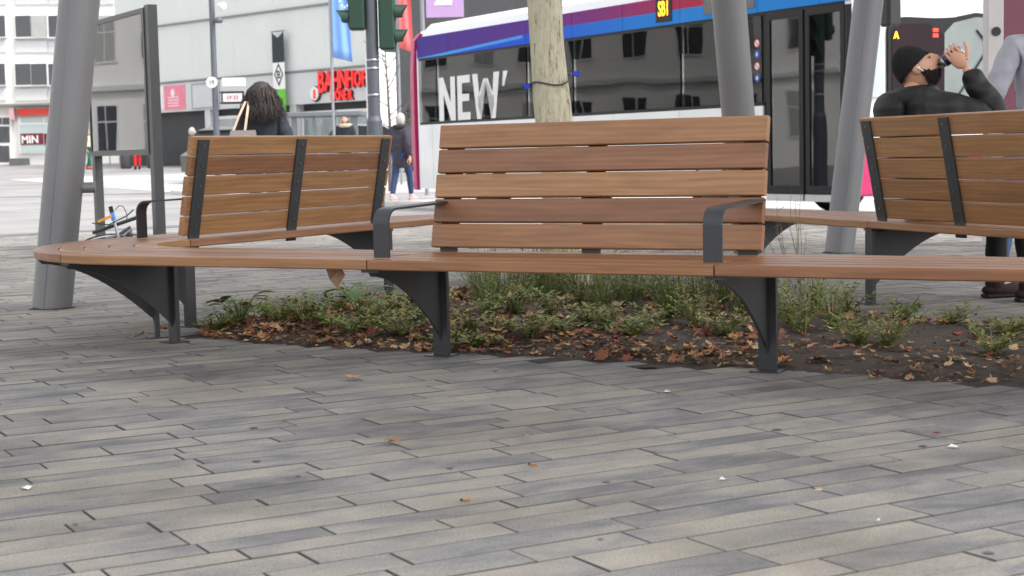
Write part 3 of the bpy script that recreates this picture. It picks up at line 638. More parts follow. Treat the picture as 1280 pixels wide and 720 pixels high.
ORD = 'first second third fourth fifth sixth seventh eighth ninth tenth eleventh twelfth thirteenth fourteenth fifteenth sixteenth seventeenth eighteenth nineteenth twentieth'.split() + ['twenty-' + q for q in ('first', 'second', 'third', 'fourth', 'fifth', 'sixth', 'seventh', 'eighth', 'ninth')]
def plant(name, px, py, fn, mt, label, cat, group):
    p = gpt(px, py); 
    if not inpoly(p.x, p.y, BED): p.y += .08
    p.z = soilz(p.x, p.y); b = MB(); fn(b, p); tag(b.build(name, mt, None, p), label, cat, group)
WC1 = ((350, 415, .12), (378, 412, .15), (398, 405, .13), (425, 398, .12), (470, 420, .13), (500, 428, .1), (455, 405, .16), (520, 415, .12), (660, 432, .11), (300, 412, .11), (270, 416, .08), (585, 425, .12), (612, 405, .13), (590, 437, .05), (338, 404, .13), (412, 418, .11), (440, 425, .1), (545, 405, .15), (488, 400, .15), (700, 425, .09), (735, 415, .11), (790, 428, .08), (830, 415, .12), (690, 405, .14), (560, 432, .06), (625, 425, .08))
for px, py, h in WC1:
    plant('weed_clump', px, py, lambda b, p: (weedstems(b, p, 17, h * pr.uniform(.7, 1.25), .16, .021), blades(b, p, 14, h * .8, .12, .003)), MFERN, 'low leafy green weed clump among autumn leaves, %s from the left' % ORD[sorted(q[0] for q in WC1).index(px)], 'weed', 'weed clumps in the planting bed')
for i in range(24):
    px = 600 + i * 14.2 + pr.uniform(-5, 5); py = pr.uniform(372, 402); h = pr.uniform(.2, .42)
    plant('grass_tuft', px, py, lambda b, p: (blades(b, p, 34, h, .2, .0026), weedstems(b, p, 14, h * .9, .18, .016)), MGR, 'tall green grass tuft under the front bench, %s from the left' % ORD[i], 'grass tuft', 'grass tufts under the front bench')
for i in range(7):
    px = 590 + i * 26 + pr.uniform(-8, 8); h = pr.uniform(.28, .42)
    plant('dry_grass', px, pr.uniform(366, 382), lambda b, p: blades(b, p, 40, h, .12, .0028), MGD2, 'straw coloured dry grass near the tree trunk, %s from the left' % ORD[i], 'grass tuft', 'dry grass near the tree')
WC2 = ((870, 418, .16), (905, 428, .12), (760, 420, .1), (1000, 425, .22), (1040, 422, .24), (1020, 405, .26), (1075, 440, .12), (1110, 446, .13), (1130, 408, .1), (1190, 415, .09), (1240, 455, .1), (1260, 428, .09), (960, 405, .2), (1060, 400, .16), (985, 415, .2))
for px, py, h in WC2:
    plant('weed_clump', px, py, lambda b, p: (weedstems(b, p, 20, h, .17, .017), blades(b, p, 16, h, .14, .0025)), MFERN, 'green weed clump on the right side soil, %s from the left' % ORD[sorted(q[0] for q in WC2).index(px)], 'weed', 'weed clumps on the right of the bed')
def bigleaf(b, c, n, h, s):
    for i in range(n):
        a = i * 2.4 + pr.random(); d = Vector((math.cos(a), math.sin(a), 0)); tip0 = c + d * h * .5 + Vector((0, 0, h * pr.uniform(.6, 1))); b.tube([c, c.lerp(tip0, .6) + Vector((0, 0, h * .12)), tip0], [.004, .003, .002], 5, False)
        e = (d + Vector((0, 0, pr.uniform(-.2, .5)))).normalized(); sd_ = e.cross(Vector((0, 0, 1))).normalized(); up = sd_.cross(e); prof = [(0, .1), (.25, .75), (.5, 1), (.75, .75), (1, 0)]
        vs = []; S = s * pr.uniform(.7, 1.15)
        for t, w_ in prof: m_ = tip0 + e * S * 1.6 * t - up * S * .5 * t * t; vs += [m_ - sd_ * S * .55 * w_ + up * S * .12 * w_, m_, m_ + sd_ * S * .55 * w_ + up * S * .12 * w_]
        b.add(vs, [f for k in range(4) for f in ((k * 3, k * 3 + 1, k * 3 + 4, k * 3 + 3), (k * 3 + 1, k * 3 + 2, k * 3 + 5, k * 3 + 4))], True)
for px, py, n, h, s, lab in ((300, 413, 10, .16, .062, 'dark broad leaved plant at the left end of the bed'), (452, 412, 8, .19, .066, 'broad leaved plant with upright leaves behind the front leg'), (400, 408, 6, .1, .035, 'small broad leaved plant among red leaves'), (520, 405, 7, .13, .04, 'broad leaved plant just left of the front bench leg'), (278, 414, 6, .07, .035, 'low broad leaved plant at the left tip of the bed'), (640, 400, 7, .12, .035, 'broad leaved plant below the middle of the front bench'), (1140, 400, 8, .08, .035, 'low broad leaved plant at the right back of the bed')):
    plant('leafy_plant', px, py, lambda b, p: bigleaf(b, p, n, h, s), MLF, lab, 'plant', None)
MSTM = mat('dry_stem', srgb(120, 112, 78)[:3], .8)
tp = gpt(1000, 400); tp.z = .02; b = MB()
for i in range(9):
    t_ = Vector((pr.uniform(-.16, .06), pr.uniform(-.1, .1), pr.uniform(.42, .66))); pts = [tp + Vector((pr.gauss(0, .02), pr.gauss(0, .02), 0))]
    for k in (.35, .7, 1): pts.append(tp + t_ * k + Vector((pr.gauss(0, .015) - .03 * k, pr.gauss(0, .015), 0)))
    b.tube(pts, [.0022, .002, .0016, .0008], 5, False)
    for k in range(6):
        q = pts[1].lerp(pts[3], k / 6); d = Vector((pr.gauss(0, 1), pr.gauss(0, 1), pr.gauss(.3, .6))).normalized() * pr.uniform(.015, .04); b.tube([q, q + d], [.0012, .0016], 4, False)
tag(b.build('wild_stems', MSTM, None, tp), 'tall thin dry wild stems rising beside the right end of the front backrest', 'plant')
# ---------------------------------------------------------------- notice board
p1 = at(199, 300, 14.9); p1.z = 0; p0 = at(126, 300, 16.5); p0.z = 0
nb = empty('notice_board', p1, 'tall dark framed glass notice board beside the left column', 'notice board')
bx_ = (p1 - p0); W_ = bx_.length; bx_.normalize(); byv = Vector((-bx_.y, bx_.x, 0)); M = frame(p0, bx_, byv, (0, 0, 1))
zt = 2.27; zb = .93
MB(M).bx(W_ - .035, W_ + .07, -.045, .045, 0, zt + .03).build('post', MDK, nb); MB(M).bx(-.045, .045, -.04, .04, 0, zb).build('post', MDK, nb)
b = MB(M); b.bx(-.03, W_ - .036, -.055, .055, zt - .035, zt + .01); b.bx(-.03, W_ - .036, -.055, .055, zb + .0, zb + .05); b.bx(-.03, -.005, -.055, .055, zb + .05, zt - .035); b.bx(W_ - .08, W_ - .036, -.055, .055, zb + .05, zt - .035); b.build('frame', MDK, nb)
MBACK = mat('pale_backboard', srgb(226, 228, 230)[:3], .6, 0, .06, 2)
MB(M).bx(-.004, W_ - .081, .01, .05, zb + .051, zt - .036).build('backboard', MBACK, nb)
MPST = [mat('poster_tint', srgb(*c)[:3], .7, 0, .25, 14) for c in ((225, 225, 222), (150, 190, 165), (210, 130, 130), (220, 205, 170), (120, 140, 170))]
for i, (u0_, u1_, z0, z1) in enumerate(((.04, .42, 1.33, 1.46), (.55, .68, 1.38, 1.5), (.8, .92, 1.38, 1.5), (1.12, 1.25, 1.34, 1.52), (.04, .3, 1.0, 1.14))):
    MB(M).bx(u0_ * W_ / 1.6, u1_ * W_ / 1.6, .004, .0095, z0, z1).build('sheet_of_paper', MPST[i], nb)
MB(M).bx(-.004, W_ - .081, -.045, -.039, zb + .051, zt - .036).build('glass_pane', glass('case_glass', (.9, .92, .92), 2.0, .012, .02), nb)

# ---------------------------------------------------------------- bicycle lying behind the left end of the bench
MBIKE = mat('dark_bike_paint', (.03, .032, .036), .35); MSIL = mat('silver', (.5, .5, .52), .3, .9); MYEL = mat('yellow_reflector', srgb(230, 150, 30)[:3], .4); MSKY = mat('sky_blue_sticker', srgb(90, 150, 220)[:3], .5)
bo = at(150, 310, 14.2); bo.z = 0
bike = empty('bicycle', bo, 'bicycle lying on its side behind the left bench, handlebar sticking up', 'bicycle')
BM = Matrix.Translation(bo)
def wheel(c, yaw):
    q = Matrix.Translation(bo + Vector(c)) @ Matrix.Rotation(yaw, 4, 'Z') @ Matrix.Rotation(R(12), 4, 'X')
    pts = [Vector((math.cos(a) * .32, math.sin(a) * .32, 0)) for a in [i * math.pi / 16 for i in range(33)]]
    wl = MB(q).tube(pts, .018, 8).build('wheel', MRUB, bike)
    MB(q).tube([p * .94 for p in pts], .008, 6).build('rim', MSIL, wl)
    b = MB(q)
    for k in range(8): a = k * math.pi / 8; b.tube([(-math.cos(a) * .3, -math.sin(a) * .3, 0), (math.cos(a) * .3, math.sin(a) * .3, 0)], .0015, 4)
    b.build('spokes', MSIL, wl)['kind'] = 'stuff'
wheel((-.02, .12, .10), .3); wheel((-.28, 1.12, .09), .3)
b = MB(BM)
for a, c, r_ in (((-.02, .12, .12), (.02, .0, .2), .016), ((.02, 0, .2), (-.1, .85, .22), .018), ((-.05, .35, .2), (-.3, .6, .1), .018), ((-.3, .6, .1), (-.12, .9, .25), .016), ((-.28, 1.12, .1), (-.12, .85, .22), .012), ((-.28, 1.12, .1), (-.3, .6, .1), .012)): b.tube([a, c], r_, 8)
b.build('frame', MBIKE, bike)
hp = [at(147, 293, 14.2), at(138, 258, 14.2)]
h1 = MB().tube([hp[0] + Vector((.03, .02, -.12)), hp[0], hp[0].lerp(hp[1], .55)], .013, 10).build('handlebar', MSIL, bike)
MB().tube([hp[0].lerp(hp[1], .5), hp[0].lerp(hp[1], .78)], .02, 10).build('sticker_band', MSKY, h1)
MB().tube([hp[0].lerp(hp[1], .76), hp[1]], .019, 10).build('grip', MRUB, h1)
MB().tube([at(116, 291, 14.25), at(171, 272, 14.25)], .017, 10).build('fork_tube', MBIKE, bike)
MB().strip([at(123, 277, 14.15), at(139, 270, 14.15)], .04, .02, (0, 1, 0)).build('reflector', MYEL, bike)
MB().tube([at(115, 279, 14.15), at(136, 281, 14.15), at(158, 270, 14.15), at(167, 262, 14.15)], .006, 6).build('brake_lever', MBIKE, bike)
MB().tube([at(144, 262, 14.1), at(149, 257, 14.1), at(154, 258, 14.1), at(158, 266, 14.1), at(159, 276, 14.1)], .004, 5).build('brake_cable', MBLK, bike)
MB().lathe([(.001, -.03), (.03, -.03), (.03, .0), (.012, .02)], 12, at(162, 293, 14.2)).build('bell', MBLK, bike)

# ---------------------------------------------------------------- buses
def band_mat():
    m = bpy.data.materials.new('bus_livery_band'); m.use_nodes = True; n = m.node_tree.nodes; l = m.node_tree.links; bs = n['Principled BSDF']
    uv = n.new('ShaderNodeUVMap'); sp = n.new('ShaderNodeSeparateXYZ'); l.new(uv.outputs[0], sp.inputs[0])
    r1 = n.new('ShaderNodeValToRGB'); e = r1.color_ramp.elements; e[0].position = 0; e[0].color = srgb(58, 34, 136); e[1].position = 1; e[1].color = srgb(206, 44, 42)
    for ps, c in ((.35, (84, 32, 136)), (.55, (128, 34, 112)), (.72, (170, 36, 70))): q = e.new(ps); q.color = srgb(*c)
    r2 = n.new('ShaderNodeValToRGB'); e = r2.color_ramp.elements; e[0].position = 0; e[0].color = srgb(14, 70, 192); e[1].position = .7; e[1].color = srgb(20, 128, 210); q = e.new(.35); q.color = srgb(12, 78, 204)
    l.new(sp.outputs[0], r1.inputs[0]); l.new(sp.outputs[0], r2.inputs[0])
    # boundary rises from the bottom at the rear to 0.5
    mr = n.new('ShaderNodeMapRange'); mr.inputs[1].default_value = 0; mr.inputs[2].default_value = .42; mr.inputs[3].default_value = .02; mr.inputs[4].default_value = .5; l.new(sp.outputs[0], mr.inputs[0])
    lt = n.new('ShaderNodeMath'); lt.operation = 'LESS_THAN'; l.new(sp.outputs[1], lt.inputs[0]); l.new(mr.outputs[0], lt.inputs[1])
    # thin light stripe at the boundary towards the rear
    sb_ = n.new('ShaderNodeMath'); sb_.operation = 'SUBTRACT'; l.new(mr.outputs[0], sb_.inputs[0]); l.new(sp.outputs[1], sb_.inputs[1])
    w1 = n.new('ShaderNodeMath'); w1.operation = 'LESS_THAN'; w1.inputs[1].default_value = .13; l.new(sb_.outputs[0], w1.inputs[0])
    w2 = n.new('ShaderNodeMath'); w2.operation = 'LESS_THAN'; w2.inputs[1].default_value = .33; l.new(sp.outputs[0], w2.inputs[0]); w3 = n.new('ShaderNodeMath'); w3.operation = 'MULTIPLY'; l.new(w1.outputs[0], w3.inputs[0]); l.new(w2.outputs[0], w3.inputs[1])
    lb = n.new('ShaderNodeMix'); lb.data_type = 'RGBA'; l.new(w3.outputs[0], lb.inputs[0]); l.new(r2.outputs[0], lb.inputs[6]); lb.inputs[7].default_value = srgb(60, 150, 228)
    mx = n.new('ShaderNodeMix'); mx.data_type = 'RGBA'; l.new(lt.outputs[0], mx.inputs[0]); l.new(r1.outputs[0], mx.inputs[6]); l.new(lb.outputs[2], mx.inputs[7]); l.new(mx.outputs[2], bs.inputs['Base Color'])
    bs.inputs['Roughness'].default_value = .55; bs.inputs['Specular IOR Level'].default_value = .25
    return m
MBW = mat('bus_white', (.78, .79, .8), .25, 0, .03, 2, coat=.4); MMAG = mat('magenta', srgb(176, 30, 92)[:3], .3, 0, .05, coat=.3); MBB = mat('bus_black_trim', (.018, .018, .02), .4, 0, .1, spec=.2); MINT = mat('bus_interior_grey', (.16, .16, .165), .8); MSEAT = mat('bus_seat_fabric', srgb(60, 52, 80)[:3], .9, 0, .4, 30); MLED = mat('led_orange', srgb(240, 160, 30)[:3], .5, emit=srgb(255, 150, 20)[:3] + (1.6,))
MPINK = mat('pink_print', srgb(200, 90, 120)[:3], .5)
BL = 10.62; BH = 3.06; BF = .30
bus = empty('city_bus', BUS0, 'white city bus with purple to red roof band and large white lettering', 'bus')
Mb = frame(BUS0, BE, BN, (0, 0, 1))            # x forward, y away from the viewer, z up
# roof, floor, end caps
rp_ = [(0, 2.80), (.05, 2.93), (.16, 3.02), (.4, BH), (2.1, BH), (2.34, 3.02), (2.45, 2.93), (2.5, 2.80)]
b = MB(Mb); b.prism([(y, z) for y, z in rp_], .25, BL - .115, 'x'); 
bev = [(.02, .86), (.25, 1.0)]
b.build('roof', MBW, bus)
b = MB(Mb); b.prism([(.03, 2.62), (.03, 2.80), (.12, 2.92), (.4, 2.99), (2.1, 2.99), (2.38, 2.92), (2.47, 2.80), (2.47, 2.62)], -.06, .248, 'x'); b.build('rear_roof_cap', MBW, bus)
b = MB(Mb); b.bx(3.2, 6.2, .5, 2.0, BH, BH + .13, .03); b.build('roof_unit', MBW, bus)
MB(Mb).bx(.02, BL - .02, .02, 2.48, BF + .02, BF + .12).build('floor', MINT, bus)
# livery band: panels with recessed seams
seams = [0.02, 1.15, 3.6, 4.88, 6.15, 7.45, 9.0, 10.1, BL - .02]; MBAND = band_mat()
for a, c in zip(seams[:-1], seams[1:]):
    for y0 in (-.012, 2.482):
        b = MB(Mb); b.bx(a + .004, c - .004, y0, y0 + .03, 2.46, 2.81); b.uv = []
        for a_ in (a + .004, c - .004):
            for _ in range(2):
                for zz in (0, 1): b.uv.append((a_ / BL, zz))
        b.build('band_panel', MBAND, bus)
# lower white side panels, black window zone trim
low = [.02, .5, 1.6, 2.9, 4.5, 5.9, 7.4, 9.08]
def arch(a, c): return 
for a, c in zip(low[:-1], low[1:]):
    for y0 in (-.006, 2.48): MB(Mb).bx(a + .004, c - .004, y0, y0 + .026, BF + (.42 if (1.6 <= a < 2.9) else 0), 1.36).build('side_panel', MBW, bus)
MB(Mb).bx(.02, 9.08, .004, .03, 1.361, 1.40).build('window_ledge', MBB, bus); MB(Mb).bx(.02, BL - .02, .004, .03, 2.42, 2.459).build('window_head', MBB, bus)
cuts = [.06, .70, 3.6, 4.88, 7.45, 9.08]
for a, c in zip(cuts[:-1], cuts[1:]):
    for y0 in (-.004, 2.494): MB(Mb).bx(a + .02, c - .02, y0, y0 + .008, 1.402, 2.418).build('window_pane', MGL, bus)
for a in cuts:
    for y0 in (.012, 2.46): MB(Mb).bx(a - .05, a + .05, y0, y0 + .03, 1.402, 2.418).build('window_pillar', MBB, bus)
# white wedge behind rear quarter window + pillar
MB(Mb).bx(.0, .05, -.008, 2.508, BF, 2.61).build('rear_wall', MBW, bus)
# magenta rear edge
b = MB(Mb); b.strip([(-.10, -.01, BF - .02), (-.13, -.01, 1.2), (-.12, -.01, 2.3), (-.06, -.005, 2.75), (.06, .05, 2.86)], .12, .07, (1, 0, 0)); b.build('rear_edge_trim', MMAG, bus)
b = MB(Mb); b.bx(-.12, -.005, .06, 2.48, BF, 2.6, .05); b.build('rear_body', MMAG, bus)
# doors
for d0, d1 in ((9.16, 9.82), (9.86, 10.52)):
    b = MB(Mb); fw_ = .07; z0, z1 = BF + .02, 2.42
    b.bx(d0, d0 + fw_, -.02, .02, z0, z1); b.bx(d1 - fw_, d1, -.02, .02, z0, z1); b.bx(d0 + fw_, d1 - fw_, -.02, .02, z1 - .07, z1); b.bx(d0 + fw_, d1 - fw_, -.02, .02, z0, z0 + .10)
    dr = b.build('door', MBB, bus); MB(Mb).bx(d0 + fw_, d1 - fw_, -.004, .004, z0 + .10, z1 - .07).build('door_pane', MGD, dr)
    MB(Mb).tube([(d0 + .12, .06, 1.0), (d1 - .12, .06, 1.45)], .014, 8).build('grab_rail', mat('rail_red', srgb(190, 60, 50)[:3], .4), dr)
    MB(Mb).bx(d0, d1, -.03, .03, BF - .06, BF + .018).build('sill', MSIL, dr)
MB(Mb).bx(10.53, BL, -.006, .03, 1.36, 2.418).build('front_pillar', MBB, bus)
b = MB(Mb); b.bx(10.53, BL + .04, -.008, 2.508, BF, .78, .03); b.build('front_bumper', MMAG, bus); MB(Mb).bx(10.53, BL + .03, -.006, 2.506, 0.782, 1.32, .0).build('front_panel', MBW, bus)
MB(Mb).prism([(.0, 1.322), (.0, 2.9), (.12, 2.98), (.4, 3.04), (2.1, 3.04), (2.4, 2.98), (2.5, 2.9), (2.5, 1.322)], BL - .11, BL - .0, 'x').build('front_dome', MBW, bus)
wsp = [(.50, 1.33), (.50, 2.16), (.56, 2.26), (.75, 2.29), (1.2, 2.285), (1.5, 2.30), (1.85, 2.36), (2.2, 2.34), (2.44, 2.26), (2.48, 2.1), (2.48, 1.33)]
MB(Mb).prism(wsp, BL + .001, BL + .035, 'x').build('windscreen_surround', MBB, bus)
MB(Mb).prism([(1.35, 1.36), (1.35, 2.12), (1.5, 2.24), (1.85, 2.31), (2.2, 2.29), (2.4, 2.2), (2.43, 1.36)], BL + .0355, BL + .04, 'x').build('windscreen', mat('windscreen_grey', srgb(116, 124, 124)[:3], .08, 0, .3, 3), bus)
MB(Mb).prism([(.55, 1.36), (.55, 2.12), (.62, 2.2), (1.1, 2.22), (1.34, 2.10), (1.34, 1.36)], BL + .0355, BL + .04, 'x').build('windscreen', mat('windscreen_dark', (.025, .016, .02), .5, 0, .3, 2, spec=.08), bus)
MB(Mb).bx(BL + .0355, BL + .0385, .02, .42, 1.4, 2.2).build('quarter_window', mat('quarter_reflection_pale', srgb(176, 186, 194)[:3], .15, 0, .2, 3), bus)  # pale colour stands in for window reflections on this pane
MLR = mat('led_red', srgb(240, 60, 40)[:3], .5, emit=srgb(255, 50, 30)[:3] + (.8,))
text('A', .10, frame(Mb @ Vector((BL + .0415, .58, 2.05)), BN, (0, 0, 1)), .0005, MLED, 'line_letter', bus, .006)
for k in range(2): MB(Mb).bx(BL + .0405, BL + .042, 1.17, 1.25, 2.07 + k * .06, 2.11 + k * .06).build('display_mark', MLR, bus)
MB(Mb).tube([(BL + .05, 1.55, 1.4), (BL + .055, 2.05, 1.98), (BL + .05, 1.85, 2.16)], .012, 6).build('wiper', MBLK, bus)
b = MB(Mb); b.tube([(BL, .1, 2.75), (BL + .3, .0, 2.8), (BL + .55, -.0, 2.6)], .025, 8); b.bx(BL + .50, BL + .66, -.08, .12, 2.12, 2.62, .03); b.build('mirror', MBLK, bus)
# wheels
for wx in (2.25, 8.2 - .15):
    for wy, dy in ((-.012, 1), (2.2, 1)):
        tq = Mb @ Matrix.Translation((wx, wy + .3 if wy < 1 else wy, .48)) @ Matrix.Rotation(R(90), 4, 'X')
        wl = MB(tq).lathe([(.28, 0), (.46, .02), (.48, .08), (.48, .22), (.46, .28), (.28, .3)], 28).build('wheel', MRUB, bus); MB(tq).lathe([(.05, .26), (.12, .3), (.26, .27), (.275, .305)], 24).build('rim', MSIL, wl)
# interior: seats and rails
for i, sx in enumerate((.9, 1.75, 2.6, 3.45, 4.3, 5.2, 6.9, 7.8)):
    for sy in (.25, .72, 1.7):
        b = MB(Mb); b.bx(sx, sx + .42, sy, sy + .42, .82, .92, .03); b.box((sx + .02, sy + .21, 1.3), (.09, .42, .82), Matrix.Rotation(-.12, 3, 'Y'), .03); b.bx(sx + .1, sx + .3, sy + .15, sy + .27, BF + .12, .82); b.build('seat', MSEAT, bus)
for sx in (1.6, 4.0, 6.3, 9.1): MB(Mb).tube([(sx, 1.1, BF + .1), (sx, 1.1, 2.6)], .017, 8).build('grab_pole', MYEL, bus)
# lettering NEW' on the glass
def glyph(polys, x0, sx, name, parent, z0=1.405, h=.70):
    b = MB(Mb)
    for poly in polys: b.prism([(x0 + px * sx, z0 + pz * h) for px, pz in poly], -.0105, -.0075, 'y')
    return b.build(name, MWH, parent)
let = empty('bus_lettering', BUS0); let.parent = bus; let.location = (0, 0, 0)
t_ = .28
glyph([[(0, 0), (t_, 0), (t_, 1), (0, 1)], [(1 - t_, 0), (1, 0), (1, 1), (1 - t_, 1)], [(t_, 1), (t_, .62), (1 - t_, 0), (1 - t_, .40)]], .78, .56, 'letter', let)
glyph([[(0, 0), (.36, 0), (.36, 1), (0, 1)], [(.36, 0), (1, 0), (1, .17), (.36, .17)], [(.36, .42), (.92, .42), (.92, .58), (.36, .58)], [(.36, .83), (1, .83), (1, 1), (.36, 1)]], 1.42, .42, 'letter', let)
glyph([[(0, 1), (.2, 1), (.32, 0), (.16, 0)], [(.32, 0), (.4, .34), (.5, .88), (.42, .88), (.2, .45)], [(.5, .88), (.6, .34), (.68, 0), (.8, .45), (.58, .88)], [(.68, 0), (.84, 0), (1, 1), (.8, 1)], [(.2, .3), (.32, 0), (.5, .8), (.42, .8)], [(.8, .3), (.68, 0), (.5, .8), (.58, .8)]], 1.92, .86, 'letter', let)
glyph([[(.15, .68), (.4, .68), (1, 1), (.3, 1)]], 2.84, .2, 'letter', let)
# line display
MB(Mb).bx(6.93, 7.28, -.02, .0, 2.5, 2.84).build('line_display', MBB, bus)
text('SB1', .26, frame(Mb @ Vector((6.985, -.0215, 2.585)), BE, (0, 0, 1)) , .0005, MLED, 'line_number', bus, .006, .62)
MB(Mb).bx(7.95, 8.95, -.02, .0, 2.52, 2.86).build('destination_display', mat('display_grey', (.1, .1, .105), .25), bus)
MSR = mat('sticker_red', srgb(200, 60, 60)[:3], .5); MSB = mat('sticker_blue', srgb(40, 90, 180)[:3], .5)
for i, (zz, mm, mm2) in enumerate(((2.10, MSR, MWH), (1.97, MSB, MSB), (1.83, MSR, MWH), (1.69, MSB, MSB))):
    st = MB(Mb).disc((8.98, -.0045, zz), (0, -1, 0), .05, .003, 20).build('sticker', mm, bus); MB(Mb).disc((8.98, -.0077, zz), (0, -1, 0), .038, .002, 20).build('sticker_face', mm2, st)
    if mm2 is MWH: MB(Mb).box((8.98, -.0105, zz), (.075, .001, .010), Matrix.Rotation(.8, 3, 'Y')).build('sticker_bar', MSR, st)
    else: MB(Mb).box((8.98, -.0105, zz), (.03, .001, .04), None).build('sticker_bar', MWH, st)

# stele at the right edge: white frame, mauve panel
q0 = at(1231, 170, 13.5); q0.z = 0; stl = empty('information_stele', q0, 'tall mauve panel with white edge and black knob at the right edge', 'sign')
MMAU = mat('mauve_panel', srgb(122, 66, 84)[:3], .4, 0, .05, 2)
Ms = Matrix.Translation(q0)
MB(Ms).bx(0, .135, -.07, .07, 0, 2.7, .008).build('white_edge', mat('stele_white', srgb(205, 200, 198)[:3], .4), stl); MB(Ms).bx(.136, 1.25, -.05, .05, .15, 2.68).build('panel', MMAU, stl); MB(Ms).bx(1.251, 1.385, -.07, .07, 0, 2.7, .008).build('white_edge', mat('stele_white', srgb(205, 200, 198)[:3], .4), stl)
MB(Ms).disc((.07, -.0702, 1.79), (0, -1, 0), .038, .012, 20).build('knob', MBLK, stl)
# ---------------------------------------------------------------- background street furniture and buildings
MTG = mat('traffic_green', srgb(30, 62, 48)[:3], .5); MPOST = mat('post_grey', srgb(92, 96, 104)[:3], .5, .2, .08)
tpos = at(471, 250, 20); tpos.z = 0
tl = empty('traffic_light', tpos, 'grey traffic light post with two dark green signal heads', 'traffic light')
b = MB(); b.tube([tpos, tpos + Vector((-.0, 0, 1.3))], .098, 20); b.tube([tpos + Vector((0, 0, 1.3)), tpos + Vector((0, 0, 1.36))], [.098, .078], 20); b.tube([tpos + Vector((0, 0, 1.36)), tpos + Vector((0, 0, 4.6))], .078, 20); b.build('post', MPOST, tl)
for z in (1.62, 1.95, 2.05): MB().lathe([(.079, -.012), (.084, -.012), (.084, .012), (.079, .012)], 20, tpos + Vector((0, 0, z))).build('clamp_band', MSIL, tl)
def head(cx, z0, n, face):
    c = tpos + Vector((cx, 0, 0)); b = MB(); 
    b.box(c + Vector((0, 0, z0 + n * .15)), (.2, .22, n * .3), None, .025); hd_ = b.build('signal_head', MTG, tl)
    for k in range(n):
        p = c + Vector((.1 * face, 0, z0 + .15 + k * .3)); ln = MB().disc(p, (face, 0, 0), .095, .012, 20).build('lens', MBLK, hd_)
        b = MB(); vs = []; fs = []
        for i in range(13):
            a = math.pi * (-.15 + 1.3 * i / 12)
            for dx, rr in ((0, .105), (.16, .105)): vs.append(p + Vector((face * dx * (.55 + .45 * max(0, math.sin(a))), math.cos(a) * rr, math.sin(a) * rr)))
        for i in range(12): fs.append((2 * i, 2 * i + 1, 2 * i + 3, 2 * i + 2))
        b.add(vs, fs, True); b.build('visor', MTG, hd_)
    MB().box(c + Vector((-.08 * face if abs(cx) > .2 else 0, .0, z0 + .1)), (.06, .05, .05)).build('bracket', MTG, tl)
head(.19, 2.17, 3, 1); head(-.18, 2.42, 3, -1)
# flags
MFP = mat('flag_pole', srgb(140, 144, 150)[:3], .4, .3)
def flag(px, Y, y_bot, wpx, mt, label, name, ptop=7.5, pxr=None):
    base = at(px, 220, Y); base.z = gz(Y); k = Y / 2000; o = empty(name, base, label, 'flag')
    MB().tube([base, base + Vector((0, 0, ptop))], .035, 10).build('pole', MFP, o)
    zb_ = at(px, y_bot, Y).z; w_ = wpx * k; b = MB(); vs = []; fs = []; NU, NV = 14, 16
    for i in range(NU + 1):
        for j in range(NV + 1):
            u_ = i / NU; v_ = j / NV; z = zb_ + (ptop - zb_ - .1) * v_ - .12 * u_ * (1 - v_)
            vs.append(base + Vector((.04 + w_ * u_ * (.62 + .38 * (1 - v_)), -.05 + .07 * math.sin(u_ * 9 + v_ * 2) * u_, z - base.z)))
    for i in range(NU):
        for j in range(NV): a = i * (NV + 1) + j; fs.append((a, a + NV + 1, a + NV + 2, a + 1))
    b.add(vs, fs, True); f_ = b.build('cloth', mt, o); md = f_.modifiers.new('thick', 'SOLIDIFY'); md.thickness = .004
    return o, base, zb_
MEU = mat('flag_blue', srgb(120, 160, 222)[:3], .8, 0, .05); MRF = mat('flag_red', srgb(226, 110, 112)[:3], .8, 0, .05); MST = mat('star_white', srgb(238, 236, 214)[:3], .7)
fo, fb, fz = flag(419, 40, 72, 24, MEU, 'pale blue flag with a ring of pale stars on its pole', 'flag')
for i in range(12):
    a = i * math.pi / 6; c = at(431, -6, 39.75) + Vector((math.cos(a) * .13, -.02, math.sin(a) * .30)); b = MB(); rr = .035
    b.prism([(c.x + math.sin(t * math.pi / 5) * (rr if t % 2 == 0 else rr * .42), c.z + math.cos(t * math.pi / 5) * (rr if t % 2 == 0 else rr * .42)) for t in range(10)], c.y - .10, c.y - .09, 'y'); b.build('star', MST, fo)
flag(502, 40, 60, 17, MRF, 'pale red flag hanging left of the bus roof', 'flag')
MPUR = mat('sign_purple', srgb(178, 146, 192)[:3], .6, 0, .05)
pb = at(545, 250, 33); pb.z = 0.0; pf = empty('platform_sign', pb, 'purple hanging sign with a white number above the bus rear', 'sign')
c0 = at(533, 22, 33); c1 = at(580, 22, 33); MB().bx(c0.x, c1.x, 32.97, 33.03, c0.z, c0.z + .85).build('board', MPUR, pf); MB().tube([Vector((c0.x - .08, 33, 0)), Vector((c0.x - .08, 33, c0.z + 1.1))], .045, 10).build('post', MFP, pf); MB().bx(c0.x - .08, c0.x - .001, 32.98, 33.02, c0.z + .7, c0.z + .74).build('arm', MFP, pf)
text('2', .75, frame((c0.x + .16, 32.965, c0.z + .26), (1, 0, 0), (0, 0, 1)), .002, MWH, 'number', pf, .02)
